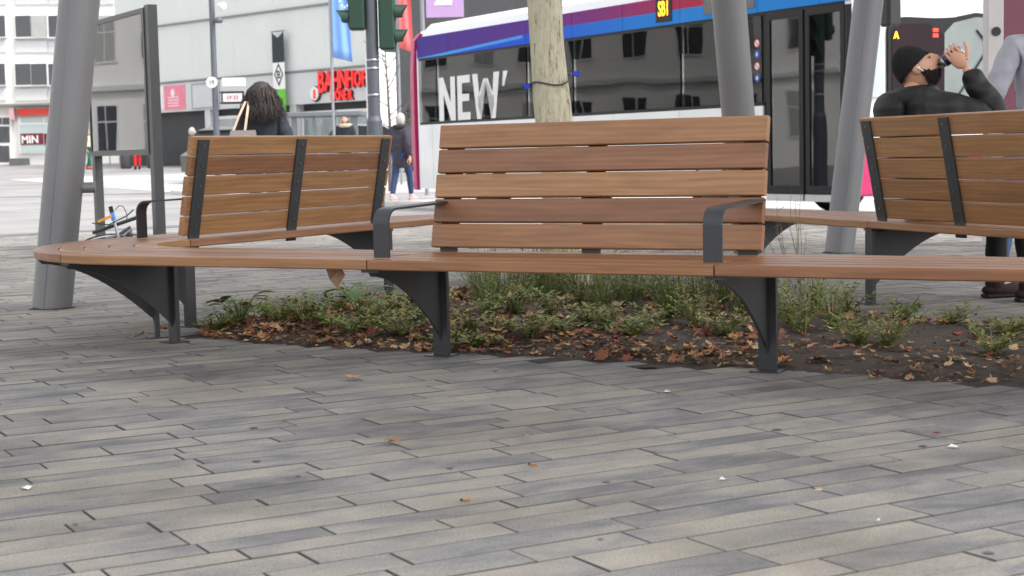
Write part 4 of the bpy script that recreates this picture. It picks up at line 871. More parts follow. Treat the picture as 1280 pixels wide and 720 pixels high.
# street lamp with stop sign
lp = at(273, 230, 37); lp.z = gz(37); lamp = empty('stop_pole', lp, 'slim grey pole with round stop sign and camera behind the left bench', 'pole')
MB().tube([lp, lp + Vector((0, 0, 6.5))], [.075, .06], 12).build('post', MPOST, lamp)
K = 37 / 2000
def ap(px, py): return at(px, py, 36.9)
MB().disc(ap(265, 103), (0, -1, 0), .125, .04, 24).build('round_sign', MWH, lamp); text('19', .15, frame(ap(261.5, 106) + Vector((0, -.045, 0)), (1, 0, 0), (0, 0, 1)), .001, MPOST, 'number', lamp, .004, .85)
c = ap(292, 103); MB().box(c, (.54, .05, .2), None, .02).build('name_sign', MWH, lamp); c = ap(291, 122); d_ = MB().box(c, (.52, .08, .29), None, .01).build('time_display', MBLK, lamp); MB().box(c + Vector((0, -.042, 0)), (.44, .004, .19)).build('display_face', mat('display_pale', srgb(214, 200, 204)[:3], .3), d_)
text('19 23', .12, frame(c + Vector((-.14, -.046, -.04)), (1, 0, 0), (0, 0, 1)), .0005, mat('display_text', srgb(150, 60, 70)[:3], .5), 'display_text', d_, .002)
for zz in (.05, -.2): MB().tube([ap(274, 118) + Vector((0, 0, zz)), ap(284, 118) + Vector((0, 0, zz))], .02, 8).build('bracket', MPOST, lamp)
b = MB(); cp = ap(278, 9); b.lathe([(.02, .1), (.09, .08), (.09, 0), (.05, -.07), (.01, -.09)], 14, cp); b.tube([cp + Vector((0, 0, .08)), ap(272, 6)], .025, 8); b.build('camera_dome', MWH, lamp); MB().lathe([(.07, -.05), (.1, -.02), (.1, .04), (.07, .06)], 12, ap(273, 26)).build('pole_collar', MPOST, lamp)

# --- grey hall building
GA = Vector((-17.4, 72, 0)); GD = Vector((.698, -.716, 0)); GN = Vector((-.716, -.698, 0)); MG = frame(GA, GD, GN, (0, 0, 1)); GL = 18.1
MFAC = mat('grey_cladding', srgb(216, 220, 218)[:3], .5, 0, .05, .6); MFAC2 = mat('grey_fascia', srgb(200, 202, 204)[:3], .55, 0, .05, .6); MDARK = mat('dark_entrance', (.03, .032, .036), .6, 0, .4, 1)
hall = empty('hall_building', GA, 'large pale grey hall with long cladding panels and dark entrances', 'building')
MB(MG).bx(-.5, GL, -14, -.4, .3, 9.5).build('core', MDARK, hall)
npan = 6
for z0, z1, m_ in ((6.64, 9.5, MFAC), (4.2, 6.56, MFAC)):
    for k in range(npan):
        b = MB(MG); u0_ = k * GL / npan; u1_ = (k + 1) * GL / npan - .01; rib = 24; vs = []; fs = []
        b.bx(u0_, u1_, -.4, 0, z0, z1)
        for i in range(rib): uu = u0_ + (i + .5) * (u1_ - u0_) / rib; b.bx(uu - .02, uu + .02, 0, .02, z0 + .01, z1 - .01)
        b.build('cladding_panel', m_, hall)['kind'] = 'stuff'
for z in (6.6, 4.17): MB(MG).bx(-.1, GL + .05, -.1, .1, z - .035, z + .03).build('ledge', mat('ledge_grey', srgb(130, 132, 134)[:3], .5), hall)
MB(MG).bx(0, GL, -.4, .04, 2.9, 4.12).build('fascia', MFAC2, hall)
MB(MG).bx(GL - .35, GL + .35, -.6, .25, .3, 4.6).build('corner_pillar', MWH, hall)
for u_ in (7.0, 10.5, 12.9): MB(MG).bx(u_ - .2, u_ + .2, -.4, .0, .3, 2.9).build('pillar', MFAC2, hall)
MSHOP = glass('shop_glass', (.5, .55, .56), 1.6)
for u0_, u1_ in ((7.25, 10.25), (10.75, 12.65), (13.15, 15.2), (15.3, 17.5)):
    b = MB(MG); b.bx(u0_, u1_, -.3, -.25, .5, .62); b.bx(u0_, u1_, -.3, -.25, 2.5, 2.62); b.bx(u0_, u0_ + .07, -.3, -.25, .62, 2.5); b.bx(u1_ - .07, u1_, -.3, -.25, .62, 2.5); fr_ = b.build('shop_frame', MWH, hall); MB(MG).bx(u0_ + .07, u1_ - .07, -.29, -.27, .62, 2.5).build('shop_pane', mat('shop_pane_grey', srgb(150, 158, 160)[:3], .12, 0, .5, 1.2), fr_)
# pink posters and blank panel
def gu(px):                                   # facade coordinate seen at image column px
    t = (px - 640) / 2000; return (GA.x - t * GA.y) / (t * GD.y - GD.x)
MPO = mat('poster_pink', srgb(226, 130, 150)[:3], .6, 0, .3, 6); MPO2 = mat('poster_white', srgb(232, 222, 222)[:3], .6, 0, .1, 5)
for x0, x1, mm in ((205, 214.5, MPO2), (215.5, 241, MPO)):
    po = MB(MG).bx(gu(x0), gu(x1), .041, .07, 3.0, 4.02).build('poster', mm, hall)
    if mm is MPO:
        MB(MG).disc((gu(226), .0705, 3.7), (0, 1, 0), .16, .003, 16).build('print_ring', MPO2, po)
        for zz in (3.5, 3.38, 3.26, 3.14): MB(MG).bx(gu(220), gu(233), .0705, .072, zz, zz + .04).build('print_line', MPO2, po)
b = MB(MG); u0_, u1_ = gu(250), gu(283); b.bx(u0_, u1_, .041, .06, 3.02, 3.96); b.build('blank_panel', mat('panel_line', srgb(196, 198, 200)[:3], .5), hall)
b = MB(MG); [b.bx(*q) for q in ((u0_ - .05, u1_ + .05, .041, .075, 3.97, 4.02), (u0_ - .05, u1_ + .05, .041, .075, 2.96, 3.01), (u0_ - .05, u0_ - .001, .041, .075, 3.011, 3.969), (u1_ + .001, u1_ + .05, .041, .075, 3.011, 3.969))]; b.build('panel_frame', mat('panel_edge', srgb(150, 152, 155)[:3], .5), hall)
# shop sign in raised red letters
sg = empty('shop_sign', MG @ Vector((gu(403), .05, 3.4)), 'raised red letters above the kebab shop with round emblems', 'sign')
MRL = mat('letter_red', srgb(226, 40, 38)[:3], .4, emit=srgb(226, 40, 38)[:3] + (.15,)); MRD = mat('letter_back', (.02, .02, .025), .5)
u_ = gu(408); step = (gu(463) - gu(408)) / 6
for i, ch in enumerate('BAHNHOF'):
    zz = 3.30 + .14 * math.sin(min(1, i / 5) * 1.6); sz = 1.16 - .07 * min(i, 5)
    for dep, dx, mm, nm in ((.14, 0, MRL, 'letter'), (.05, .05, MRD, 'letter_shadow')):
        Mx = frame(MG @ Vector((u_ + i * step + dx, dep, zz - dx * .6)), GD, (0, 0, 1)); text(ch, sz * .98, Mx, .03, mm, nm, sg, .022, .66)
u_ = gu(424); step = (gu(451) - gu(424)) / 5
for i, ch in enumerate('DÖNER'):
    for dep, dx, mm, nm in ((.14, 0, MRL, 'letter'), (.05, .04, MRD, 'letter_shadow')):
        text(ch, .5, frame(MG @ Vector((u_ + i * step + dx, dep, 2.98 - dx * .6)), GD, (0, 0, 1)), .03, mm, nm, sg, .012, .72)
for px in (404, 478):
    e_ = MB(MG).disc((gu(px), .06, 3.25), (0, 1, 0), .3, .05, 24).build('emblem', MRD, sg); MB(MG).disc((gu(px) - .04, .112, 3.27), (0, 1, 0), .26, .02, 24).build('emblem_face', MWH, e_); MB(MG).prism([(gu(px) - .1, 3.08), (gu(px) + .06, 3.08), (gu(px) + .03, 3.42), (gu(px) - .07, 3.42)], .134, .15, 'y').build('emblem_skewer', MRL, e_)
# club banner
bu0, bu1 = gu(357.5), gu(372); bc = (bu0 + bu1) / 2; bw = (bu1 - bu0) / 2
bn = empty('club_banner', MG @ Vector((bc, .3, 2.6)), 'black white and green hanging banner with a black diamond emblem', 'banner')
MGN = mat('banner_green', srgb(104, 190, 62)[:3], .8); MBK = mat('banner_black', srgb(48, 56, 58)[:3], .8)
MB(MG).prism([(bc - bw, 4.55), (bc + bw, 4.55), (bc + bw, 5.72), (bc, 5.5), (bc - bw, 5.72)], .3, .315, 'y').build('cloth', MBK, bn); MB(MG).bx(bc - bw, bc + bw, .3, .315, 3.52, 4.549).build('cloth', MWH, bn); MB(MG).bx(bc - bw, bc + bw, .3, .315, 2.55, 3.519).build('cloth', MGN, bn)
def dia(k, y0, y1, mm, nm): MB(MG).prism([(bc - bw * .78 * k, 4.08), (bc, 4.08 - .46 * k), (bc + bw * .78 * k, 4.08), (bc, 4.08 + .46 * k)], y0, y1, 'y').build(nm, mm, bn)
dia(1, .3155, .318, MBK, 'emblem_diamond'); dia(.72, .3182, .32, MWH, 'emblem_inner')
text('B', .42, frame(MG @ Vector((bc - .13, .322, 3.94)), GD, (0, 0, 1)), .001, MBK, 'emblem_letter', bn, .012)
for k in range(3): text('MSB'[k], .3, frame(MG @ Vector((bc - .24 + k * .17, .3165, 2.95)), GD, (0, 0, 1)), .001, MBK, 'banner_letter', bn, .01, .8)
MB(MG).tube([(bc - bw - .05, .307, 5.75), (bc + bw + .05, .307, 5.75)], .02, 8).build('rod', MPOST, bn)
# bus shelter
s0 = at(374, 200, 48); s1 = at(444, 200, 46); gz0 = gz(47)
sh = empty('bus_shelter', (s0.x, 47, gz0), 'grey framed glass bus shelter in front of the kebab shop', 'shelter'); MSH = mat('shelter_grey', srgb(110, 114, 118)[:3], .5, .2)
dx = s1.x - s0.x
b = MB(); b.box(((s0.x + s1.x) / 2, 47.5, gz0 + 1.86), (dx + .3, 1.7, .14), None, .02); b.build('roof', MSH, sh)
for f_, w_ in ((.02, .16), (.33, .06), (.66, .06), (.96, .2)): MB().bx(s0.x + dx * f_ - w_ / 2, s0.x + dx * f_ + w_ / 2, 46.75, 46.9, gz0, gz0 + 1.788).build('post', MSH, sh)
for f0, f1 in ((.09, .30), (.36, .63), (.69, .9)): MB().bx(s0.x + dx * f0, s0.x + dx * f1, 48.2, 48.23, gz0 + .3, gz0 + 1.75).build('glass_panel', MGC, sh)

# --- white building with shop at the left, frontal
YB = 80; ZB = gz(YB)
wb = empty('apartment_building', at(40, 207, YB), 'white office block with paired windows above a red shop front', 'building')
MWB = mat('white_render', srgb(222, 220, 216)[:3], .8, 0, .04, .8); MWP = mat('white_panel', srgb(206, 208, 208)[:3], .6, 0, .03); MWF = mat('window_frame_white', (.8, .8, .8), .5); MCUR = mat('curtain_grey', srgb(170, 170, 168)[:3], .9, 0, .15, 3)
X = lambda px: (px - 640) * YB / 2000 + .015 * YB * 0
def wx(px, py): q = at(px, py, YB); return q.x, q.z
def rect(b, x0, x1, y0, y1, yy0, yy1):
    a = wx(x0, y1); c = wx(x1, y0); b.bx(a[0], c[0], YB + yy0, YB + yy1, a[1], c[1]); return b
xL, _ = wx(-90, 100); xR, _ = wx(157, 100)
MB().bx(xL, xR, YB, YB + 9, ZB - .3, 14).build('wall', MWB, wb)
def window(x0, x1, y0, y1, two=True, curtain=False):
    fr_ = rect(MB(), x0, x1, y0, y1, -.10, -.001).build('window', MWF, wb); n_ = 2 if two else 1
    for k in range(n_):
        a = x0 + 1.2 + (x1 - x0 - .6) / n_ * k; c = x0 + (x1 - x0) / n_ * (k + 1) - 1.0
        pn = rect(MB(), a, c, y0 + 1.6, y1 - 1.6, -.115, -.101).build('pane', MWIN, fr_)
        if curtain and k == n_ - 1: rect(MB(), a + .4, c - .4, y0 + 1.8, y1 - 1.8, -.119, -.116).build('curtain', MCUR, fr_)
    rect(MB(), x0 - .6, x1 + .6, y1 + .2, y1 + 1.2, -.2, -.001).build('sill', MWP, wb)
for row, (y0, y1) in enumerate(((78, 108), (18, 48), (-42, -12))):
    for k, x0 in enumerate((-64, -26, 19.5, 61, 102, 128)):
        if x0 + 40 > 160: continue
        window(x0, x0 + (40 if x0 != -26 else 33.5), y0, y1, True, row == 1 and k % 2 == 0)
        for j in range(2): w2 = (40 if x0 != -26 else 33.5) / 2; rect(MB(), x0 + j * w2 + .3, x0 + (j + 1) * w2 - .3, y1 + 2.5, y1 + 18, -.05, -.001).build('parapet_panel', MWP, wb)
rect(MB(), -90, 157, 129.5, 132.5, -.5, -.001).build('cornice', mat('cornice_grey', srgb(130, 128, 126)[:3], .7), wb)
MRB = mat('shop_red', srgb(214, 58, 44)[:3], .5); MMR = mat('shop_maroon', srgb(110, 24, 44)[:3], .5); MSG = mat('shop_glass_pale', srgb(178, 192, 190)[:3], .15, 0, .12, .6)
sf = rect(MB(), 24.5, 119, 134.5, 144, -.3, -.001).build('shop_band', MRB, wb)
text('SHOP', .22, frame(Vector((wx(27, 142)[0], YB - .305, wx(27, 141.5)[1])), (1, 0, 0), (0, 0, 1)), .001, MWF, 'band_text', sf) if False else None
gw = rect(MB(), 25.5, 119, 145.5, 192, -.12, -.001).build('shop_window', MWF, wb)
for a, c in ((27, 55), (56.5, 86), (87.5, 117.5)):
    rect(MB(), a, c, 155, 190.5, -.14, -.121).build('pane', MSG, gw); rect(MB(), a, c, 147, 153.5, -.14, -.121).build('pane', MSG, gw)
    sgn_ = rect(MB(), a + .2, c - .2, 166.5, 181, -.165, -.141).build('sign_strip', MMR, gw)
    if a == 27: text('MIN', .52, frame(Vector((wx(28, 179)[0], YB - .17, wx(28, 179)[1])), (1, 0, 0), (0, 0, 1)), .002, MWF, 'sign_text', sgn_, .014, .92)
dr = rect(MB(), -4, 15, 144, 206, -.12, -.001).build('door', MWF, wb)
for a, c in ((-2.5, 3), (4.2, 12.5)):
    for y0, y1 in ((147, 156), (158, 178.5), (182, 203)): rect(MB(), a, c, y0, y1, -.14, -.121).build('pane', MWIN, dr)
rect(MB(), 16.5, 20.5, 136, 150, -.6, -.001).build('blade_sign', mat('blade_pinkish', srgb(200, 160, 160)[:3], .6), wb)
pbx = rect(MB(), 22.5, 41.5, 197.5, 207, -1.4, -.6); tag(pbx.build('planter_box', mat('planter_grey', srgb(96, 98, 98)[:3], .8, 0, .2), None, at(32, 207, YB - 1)), 'low dark planter box below the shop window', 'planter')

MTWG = mat('street_bark', srgb(90, 80, 70)[:3], .9)
# --- yellow building, brown building behind the bus, beige block to the left (seen in reflections)
yb = empty('corner_building', at(500, 195, 95), 'pale yellow building with blue sign behind the walking woman', 'building')
def bldg(root, x0, x1, Y, D, z0, z1, wm, rows, cols, ww, wh, zfirst, zstep, face='y'):
    MB().bx(x0, x1, Y, Y + D, z0, z1).build('wall', wm, root)
    for r_ in range(rows):
        for c_ in range(cols):
            cx_ = x0 + (c_ + .5) * (x1 - x0) / cols; cz_ = zfirst + r_ * zstep
            fr_ = MB().bx(cx_ - ww / 2, cx_ + ww / 2, Y - .06, Y - .001, cz_, cz_ + wh).build('window', MWF, root); MB().bx(cx_ - ww / 2 + .08, cx_ + ww / 2 - .08, Y - .075, Y - .061, cz_ + .08, cz_ + wh - .08).build('pane', MWIN, fr_)
x0 = at(484, 100, 95).x; x1 = at(522, 100, 95).x
MB().bx(x0, x1 + 3, 95, 101, .6, at(500, 80, 95).z).build('wall', mat('pale_yellow', srgb(226, 222, 168)[:3], .8, 0, .12, 1), yb); c = at(500, 121, 94.9); MB().box(c, (.75, .1, .55)).build('blue_sign', mat('sign_blue', srgb(70, 150, 190)[:3], .5), yb)
for px in (489, 497, 506): c = at(px, 108, 94.9); MB().box(c, (.25, .06, .5)).build('window', MCUR, yb)
bb_ = empty('stone_building', (2, 70, .6), 'brown stone building with pale windows above the bus roof', 'building')
bldg(bb_, at(643, 0, 70).x, at(1300, 0, 70).x, 70, 10, .5, 14, mat('brown_stone', srgb(186, 172, 160)[:3], .85, 0, .15, 1.2), 4, 9, 1.2, 1.7, 1.6, 3.1)
rb = empty('beige_building', (-40, 30, 0), 'beige block with rows of windows left of the view, seen in reflections', 'building')
MBE = mat('beige_render', srgb(234, 233, 230)[:3], .85, 0, .08, .7)
MB().bx(-52, -40, 8, 78, 0, 15).build('wall', MBE, rb)
for r_ in range(4):
    MB().bx(-39.999, -39.8, 8, 78, .5 + r_ * 3.5 + 3.1, .5 + r_ * 3.5 + 3.3).build('string_course', MWP, rb)
    for c_ in range(28):
        cy_ = 9 + c_ * 2.45; cz_ = 1.2 + r_ * 3.5
        fr_ = MB().bx(-39.999, -39.94, cy_, cy_ + 1.25, cz_, cz_ + 1.9).build('window', MWF, rb)
        for zz, hh in ((.08, 1.1), (1.24, .58)):
            for yy in (.08, .66): MB().bx(-39.939, -39.92, cy_ + yy, cy_ + yy + .51, cz_ + zz, cz_ + zz + hh).build('pane', MWIN if (c_ * 7 + r_ * 3) % 5 else MCUR, fr_)
# bare young tree and small conifer near the crossing
MTW = mat('twig', srgb(96, 86, 80)[:3], .9)
tb = at(487, 205, 36); tb.z = gz(36); yt = empty('young_tree', tb, 'thin bare young tree right of the traffic light', 'tree'); b = MB(); b.tube([tb, tb + Vector((.03, 0, 1.5)), tb + Vector((-.03, 0, 3.2))], [.05, .035, .012], 7); tr_ = random.Random(4)
for i in range(16): z = 1.3 + i * .12; a = tr_.random() * 6.28; p = tb + Vector((0, 0, z)); L = tr_.uniform(.3, .75); q = p + Vector((math.cos(a) * L, math.sin(a) * L, L * .8)); b.tube([p, p.lerp(q, .5) + Vector((0, 0, -.04)), q], [.015, .010, .004], 5); b.tube([p.lerp(q, .6), p.lerp(q, .9) + Vector((.1, 0, .15))], [.007, .003], 4)
b.build('trunk', MTW, yt)
cb_ = at(512, 205, 42); cb_.z = gz(42); ct = empty('conifer', cb_, 'small dark conifer beside the rear of the bus', 'tree'); MB().tube([cb_, cb_ + Vector((0, 0, 1.9))], [.05, .01], 6).build('trunk', MTW, ct); b = MB()
for i in range(420): z = tr_.random(); a = tr_.random() * 6.28; r_ = .42 * (1 - z) * tr_.uniform(.5, 1); p = cb_ + Vector((math.cos(a) * r_, math.sin(a) * r_, .25 + z * 1.75)); d = Vector((math.cos(a), math.sin(a), .2)) * .09; s_ = Vector((-math.sin(a), math.cos(a), 0)) * .03; b.add([p - s_, p + s_, p + d], [(0, 1, 2)])
tag(b.build('crown', MLF, ct), kind='stuff')
# litter bins and railing on the far pavement
for px, lab in ((158, 'dark litter bin under the notice board, left one'), (191, 'dark litter bin under the notice board, right one')):
    p = at(px, 212, 66); p.z = gz(66); o = empty('litter_bin', p, lab, 'litter bin', 'litter bins across the square'); MB().lathe([(.2, 0), (.24, .1), (.25, .8), (.2, .86)], 14, p).build('drum', MDK, o); MB().lathe([(.1, .86), (.22, .9), (.1, 1.0)], 14, p).build('lid', MBLK, o)
rl0 = at(138, 212, 67); rl1 = at(200, 212, 67); rr = empty('railing', (rl0.x, 67, gz(67)), 'white pedestrian railing across the square', 'railing')
for t in range(6): p = rl0.lerp(rl1, t / 5); MB().tube([Vector((p.x, 67, gz(67))), Vector((p.x, 67, gz(67) + 1.0))], .03, 8).build('post', MFP, rr)
for z in (.55, 1.0): MB().tube([Vector((rl0.x, 67, gz(67) + z)), Vector((rl1.x, 67, gz(67) + z))], .028, 8).build('rail', MFP, rr)
# cars
def car(px, Y, yaw, paint, label):
    p = at(px, 205, Y); p.z = gz(Y); o = empty('parked_car', p, label, 'car', 'parked cars across the square'); M = Matrix.Translation(p) @ Matrix.Rotation(yaw, 4, 'Z')
    b = MB(M); b.prism([(-2.1, .3), (-2.15, .75), (-1.6, .92), (1.0, .98), (1.9, .82), (2.1, .6), (2.08, .3)], -.85, .85, 'y'); b.build('body', paint, o)
    b = MB(M); b.prism([(-1.75, .93), (-1.35, 1.40), (-.6, 1.5), (.3, 1.46), (1.05, .985)], -.72, .72, 'y'); b.build('cabin', MBLK, o)
    b = MB(M); b.prism([(-1.35, 1.405), (-.6, 1.505), (.3, 1.465), (.3, 1.52), (-.6, 1.56), (-1.4, 1.45)], -.7, .7, 'y'); b.build('roof', paint, o)
    for sx in (-1.35, 1.3):
        for sy in (-.87, .65): MB(M @ Matrix.Translation((sx, sy + .22, .32)) @ Matrix.Rotation(R(90), 4, 'X')).lathe([(.05, 0), (.3, .01), (.32, .04), (.32, .18), (.3, .21), (.05, .22)], 18).build('wheel', MRUB, o)
car(306, 46, 1.25, mat('car_grey', (.12, .125, .12), .3, .3), 'dark grey car behind the left bench, beside the slim pole')
car(470, 52, .1, mat('car_silver', (.4, .44, .48), .3, .3), 'silver blue car behind the traffic light post')
# ---------------------------------------------------------------- people
def skin(vd, edges, levels=2):
    names = list(vd); me = bpy.data.meshes.new('s'); me.from_pydata([vd[k][0] for k in names], [(names.index(a), names.index(c)) for a, c in edges], [])
    o = bpy.data.objects.new('s', me); col.objects.link(o); o.modifiers.new('k', 'SKIN')
    sv = me.skin_vertices[0].data
    for i, k in enumerate(names):
        r_ = vd[k][1]; sv[i].radius = r_ if isinstance(r_, tuple) else (r_, r_)
        sv[i].use_root = (i == 0)
    md = o.modifiers.new('d', 'SUBSURF'); md.levels = levels; md.render_levels = levels
    bpy.context.view_layer.update(); dg = bpy.context.evaluated_depsgraph_get(); em = bpy.data.meshes.new_from_object(o.evaluated_get(dg))
    vs = [v_.co.copy() for v_ in em.vertices]; fs = [list(p.vertices) for p in em.polygons]; bpy.data.objects.remove(o); bpy.data.meshes.remove(em); return vs, fs
def head_geo(tilt, turn, c, s=1.0):            # face towards +Y before turning; returns MB-ready verts, faces, rotation
    n, m = 28, 22; vs = []; fs = []
    g = lambda x, y, z, cx_, cy_, cz_, w_: math.exp(-((x - cx_) ** 2 + (y - cy_) ** 2 + (z - cz_) ** 2) / (w_ * w_))
    for i in range(m + 1):
        a = math.pi * i / m
        for k in range(n):
            b_ = 2 * math.pi * k / n; x, y, z = math.sin(a) * math.cos(b_), math.sin(a) * math.sin(b_), math.cos(a)
            wz = .076 if z > -.1 else .076 * (1 - .28 * (-z - .1)); X_, Y_, Z_ = x * wz, y * .098, z * .118
            if y > 0: Y_ *= 1 - .10 * (1 if z < .3 else 0) * abs(x)
            Y_ += .030 * g(x, y, z, 0, 1, -.12, .20) + .012 * g(x, y, z, 0, .98, .08, .16)      # nose
            Y_ += .010 * g(x, y, z, 0, .75, -.62, .30) + .006 * g(x, y, z, 0, .9, -.42, .16)     # chin, lips
            Y_ -= .012 * (g(x, y, z, .36, .9, .1, .17) + g(x, y, z, -.36, .9, .1, .17))          # eye sockets
            Y_ -= .03 * g(x, y, z, 0, -.8, -.7, .5)
            vs.append(Vector((X_, Y_, Z_)) * s)
    for i in range(m):
        for k in range(n): fs.append((i * n + k, (i + 1) * n + k, (i + 1) * n + (k + 1) % n, i * n + (k + 1) % n))
    Rm = Matrix.Rotation(turn, 3, 'Z') @ Matrix.Rotation(tilt, 3, 'X')
    return [Vector(c) + Rm @ v_ for v_ in vs], fs, Rm
MSK = mat('skin', srgb(206, 156, 130)[:3], .5, 0, .06, 20)
def hand(b, w, fdir, pn, s=1.0, curl=.5, side=1):   # wrist, finger direction, palm normal
    f = Vector(fdir).normalized(); pn = Vector(pn); pn = (pn - f * pn.dot(f)).normalized(); sd_ = f.cross(pn) * side; w = Vector(w)
    M = Matrix((sd_, f, pn)).transposed(); b.ell(w + f * .045 * s, (.042 * s, .055 * s, .017 * s), 10, 8, M)
    for k, (off, L) in enumerate(((-.032, .068), (-.011, .078), (.011, .073), (.031, .056))):
        p = w + f * .085 * s + sd_ * off * s; d = f.copy(); pts = [p - f * .02 * s, p]
        for j in range(3): d = (d * math.cos(curl) + pn * math.sin(curl)).normalized(); pts.append(pts[-1] + d * L * s / 2.6)
        b.tube(pts, [.009 * s, .0088 * s, .0085 * s, .008 * s, .006 * s], 7)
    p = w + f * .02 * s - sd_ * .032 * s; d = (f * .6 - sd_ * .7 + pn * .35).normalized(); b.tube([p, p + d * .035 * s, p + d * .06 * s + f * .015 * s, p + d * .07 * s + f * .035 * s], [.012 * s, .0105 * s, .0095 * s, .007 * s], 7)
def person(base, face, label, J, cols, hair=None, hat=None, tilt=0, turn=0, extra=None, cat='person', coat=None, levels=2):
    """J: joint positions in a local frame (x right, y forward, z up)."""
    base = Vector(base); M = Matrix.Translation(base) @ Matrix.Rotation(face, 4, 'Z'); root = empty('person', base, label, cat)
    ms = {k: (mat('cloth_' + k, srgb(*c)[:3], .85, 0, .18, 9, .35, 26)) for k, c in cols.items()}
    g = lambda k: Vector(J[k])
    # body: one continuous surface
    bd = {'pel': (g('pel'), .11), 'sp': (g('pel').lerp(g('ch'), .5), .10), 'ch': (g('ch'), .12), 'nk': (g('nk'), .052), 'hd': (g('nk').lerp(g('hd'), .55), .05)}
    ed = [('pel', 'sp'), ('sp', 'ch'), ('ch', 'nk'), ('nk', 'hd')]
    for S in 'RL':
        bd['sh' + S] = (g('sh' + S), .05); bd['el' + S] = (g('el' + S), .038); bd['ha' + S] = (g('ha' + S), .025)
        bd['hp' + S] = (g('hp' + S), .08); bd['kn' + S] = (g('kn' + S), .055); bd['an' + S] = (g('an' + S), .038); bd['to' + S] = (g('to' + S), .03)
        ed += [('ch', 'sh' + S), ('sh' + S, 'el' + S), ('el' + S, 'ha' + S), ('pel', 'hp' + S), ('hp' + S, 'kn' + S), ('kn' + S, 'an' + S), ('an' + S, 'to' + S)]
    vs, fs = skin(bd, ed, levels); b = MB(M); b.add(vs, fs, True); hv, hf, Rm = head_geo(tilt, turn, g('hd')); b.add(hv, hf, True)
    for sx in (-1, 1): b.ell(g('hd') + Rm @ Vector((sx * .077, -.005, -.005)), (.014, .026, .034), 8, 6, Rm)
    for S, sd_ in (('R', 1), ('L', -1)):
        fd = J.get('fd' + S, (g('ha' + S) - g('el' + S))); pn = J.get('pn' + S, (-sd_, 0, 0)); hand(b, g('ha' + S), fd, pn, 1, J.get('cu' + S, .35), sd_)
    body = b.build('body', MSK, root)
    # jacket
    jr = J.get('jr', 1.0); ln = J.get('jl', .09)
    jd = {'hem': (g('pel') + Vector((0, 0, -.02 - ln)), (.165 * jr, .135 * jr)), 'pel': (g('pel').lerp(g('ch'), .25), (.155 * jr, .125 * jr)), 'sp': (g('pel').lerp(g('ch'), .65), (.165 * jr, .13 * jr)), 'ch': (g('ch').lerp(g('nk'), .25), (.16 * jr, .125 * jr)), 'nk': (g('nk') + Vector((0, 0, -.01)), .075 * jr)}
    ed = [('hem', 'pel'), ('pel', 'sp'), ('sp', 'ch'), ('ch', 'nk')]
    for S in 'RL':
        jd['sh' + S] = (g('sh' + S), .085 * jr); jd['um' + S] = (g('sh' + S).lerp(g('el' + S), .5), .075 * jr); jd['el' + S] = (g('el' + S), .068 * jr); jd['fm' + S] = (g('el' + S).lerp(g('ha' + S), .5), .058 * jr); jd['ha' + S] = (g('ha' + S).lerp(g('el' + S), .06), .045 * jr)
        ed += [('ch', 'sh' + S), ('sh' + S, 'um' + S), ('um' + S, 'el' + S), ('el' + S, 'fm' + S), ('fm' + S, 'ha' + S)]
    vs, fs = skin(jd, ed, levels + (1 if levels > 1 else 0)); b = MB(M)
    for v_ in vs:
        q = v_ * 14; v_ += Vector((noise.noise(q), noise.noise(q + Vector((9, 0, 0))), .6 * noise.noise(q + Vector((0, 9, 0))))) * .012 * jr
    b.add(vs, fs, True); b.build('jacket', ms['top'], root)
    if coat is None or coat != 'robe':
        td = {'pel': (g('pel'), (.15, .12)), }
        ed = []
        for S in 'RL':
            td['hp' + S] = (g('hp' + S), .098); td['th' + S] = (g('hp' + S).lerp(g('kn' + S), .5), .085); td['kn' + S] = (g('kn' + S), .068); td['cf' + S] = (g('kn' + S).lerp(g('an' + S), .4), .066); td['an' + S] = (g('an' + S).lerp(g('kn' + S), .05), .052)
            ed += [('pel', 'hp' + S), ('hp' + S, 'th' + S), ('th' + S, 'kn' + S), ('kn' + S, 'cf' + S), ('cf' + S, 'an' + S)]
        vs, fs = skin(td, ed, levels); b = MB(M)
        for v_ in vs: q = v_ * 18; v_ += Vector((noise.noise(q), noise.noise(q + Vector((9, 0, 0))), 0)) * .007
        b.add(vs, fs, True); b.build('trousers', ms['legs'], root)
    for S in 'RL':
        a, t = g('an' + S), g('to' + S); d = (t - a); d.z = 0; d.normalize(); c = a.lerp(t, .45); Rz = Matrix.Rotation(math.atan2(d.y, d.x) - math.pi / 2, 3, 'Z')
        b = MB(M); b.ell((c.x, c.y, J.get('fz', 0) + .045), (.048, .15, .045), 14, 8, Rz); b.ell(Vector((a.x, a.y, J.get('fz', 0) + .085)), (.047, .06, .06), 12, 8, Rz); b.box((c.x, c.y, J.get('fz', 0) + .012), (.085, .27, .02), Rz, .008); b.build('shoe', ms['shoe'], root)
    if hair:
        hc = g('hd'); b = MB(M); mh = mat('hair', srgb(*hair[0])[:3], .6, 0, .35, 30, .6, 90); L = hair[1]
        n, m = 24, 14; vs = []; fs = []
        for i in range(m + 1):
            a = math.pi * .98 * i / m
            for k in range(n):
                bb = 2 * math.pi * k / n; x, y, z = math.sin(a) * math.cos(bb), math.sin(a) * math.sin(bb), math.cos(a)
                rr = 1 + .07 * noise.noise((x * 5, y * 5, z * 5)); fy = .104 if y < 0 else (.104 if z > .35 else .045)
                zz = z * .128 if z > 0 else z * (.128 + L); wd = 1 + (.55 * (-z) ** .7 if z < 0 and L > .1 else 0); rr += (.10 * noise.noise((math.cos(bb) * 9, math.sin(bb) * 9, z * 1.5)) if L > .1 else 0)
                p = Vector((x * (.09 if L < .1 else .118) * rr * wd, y * fy * rr * (1 if L < .1 else 1.25) - (.008 if L < .1 else .03), zz)); vs.append(hc + Rm @ p)
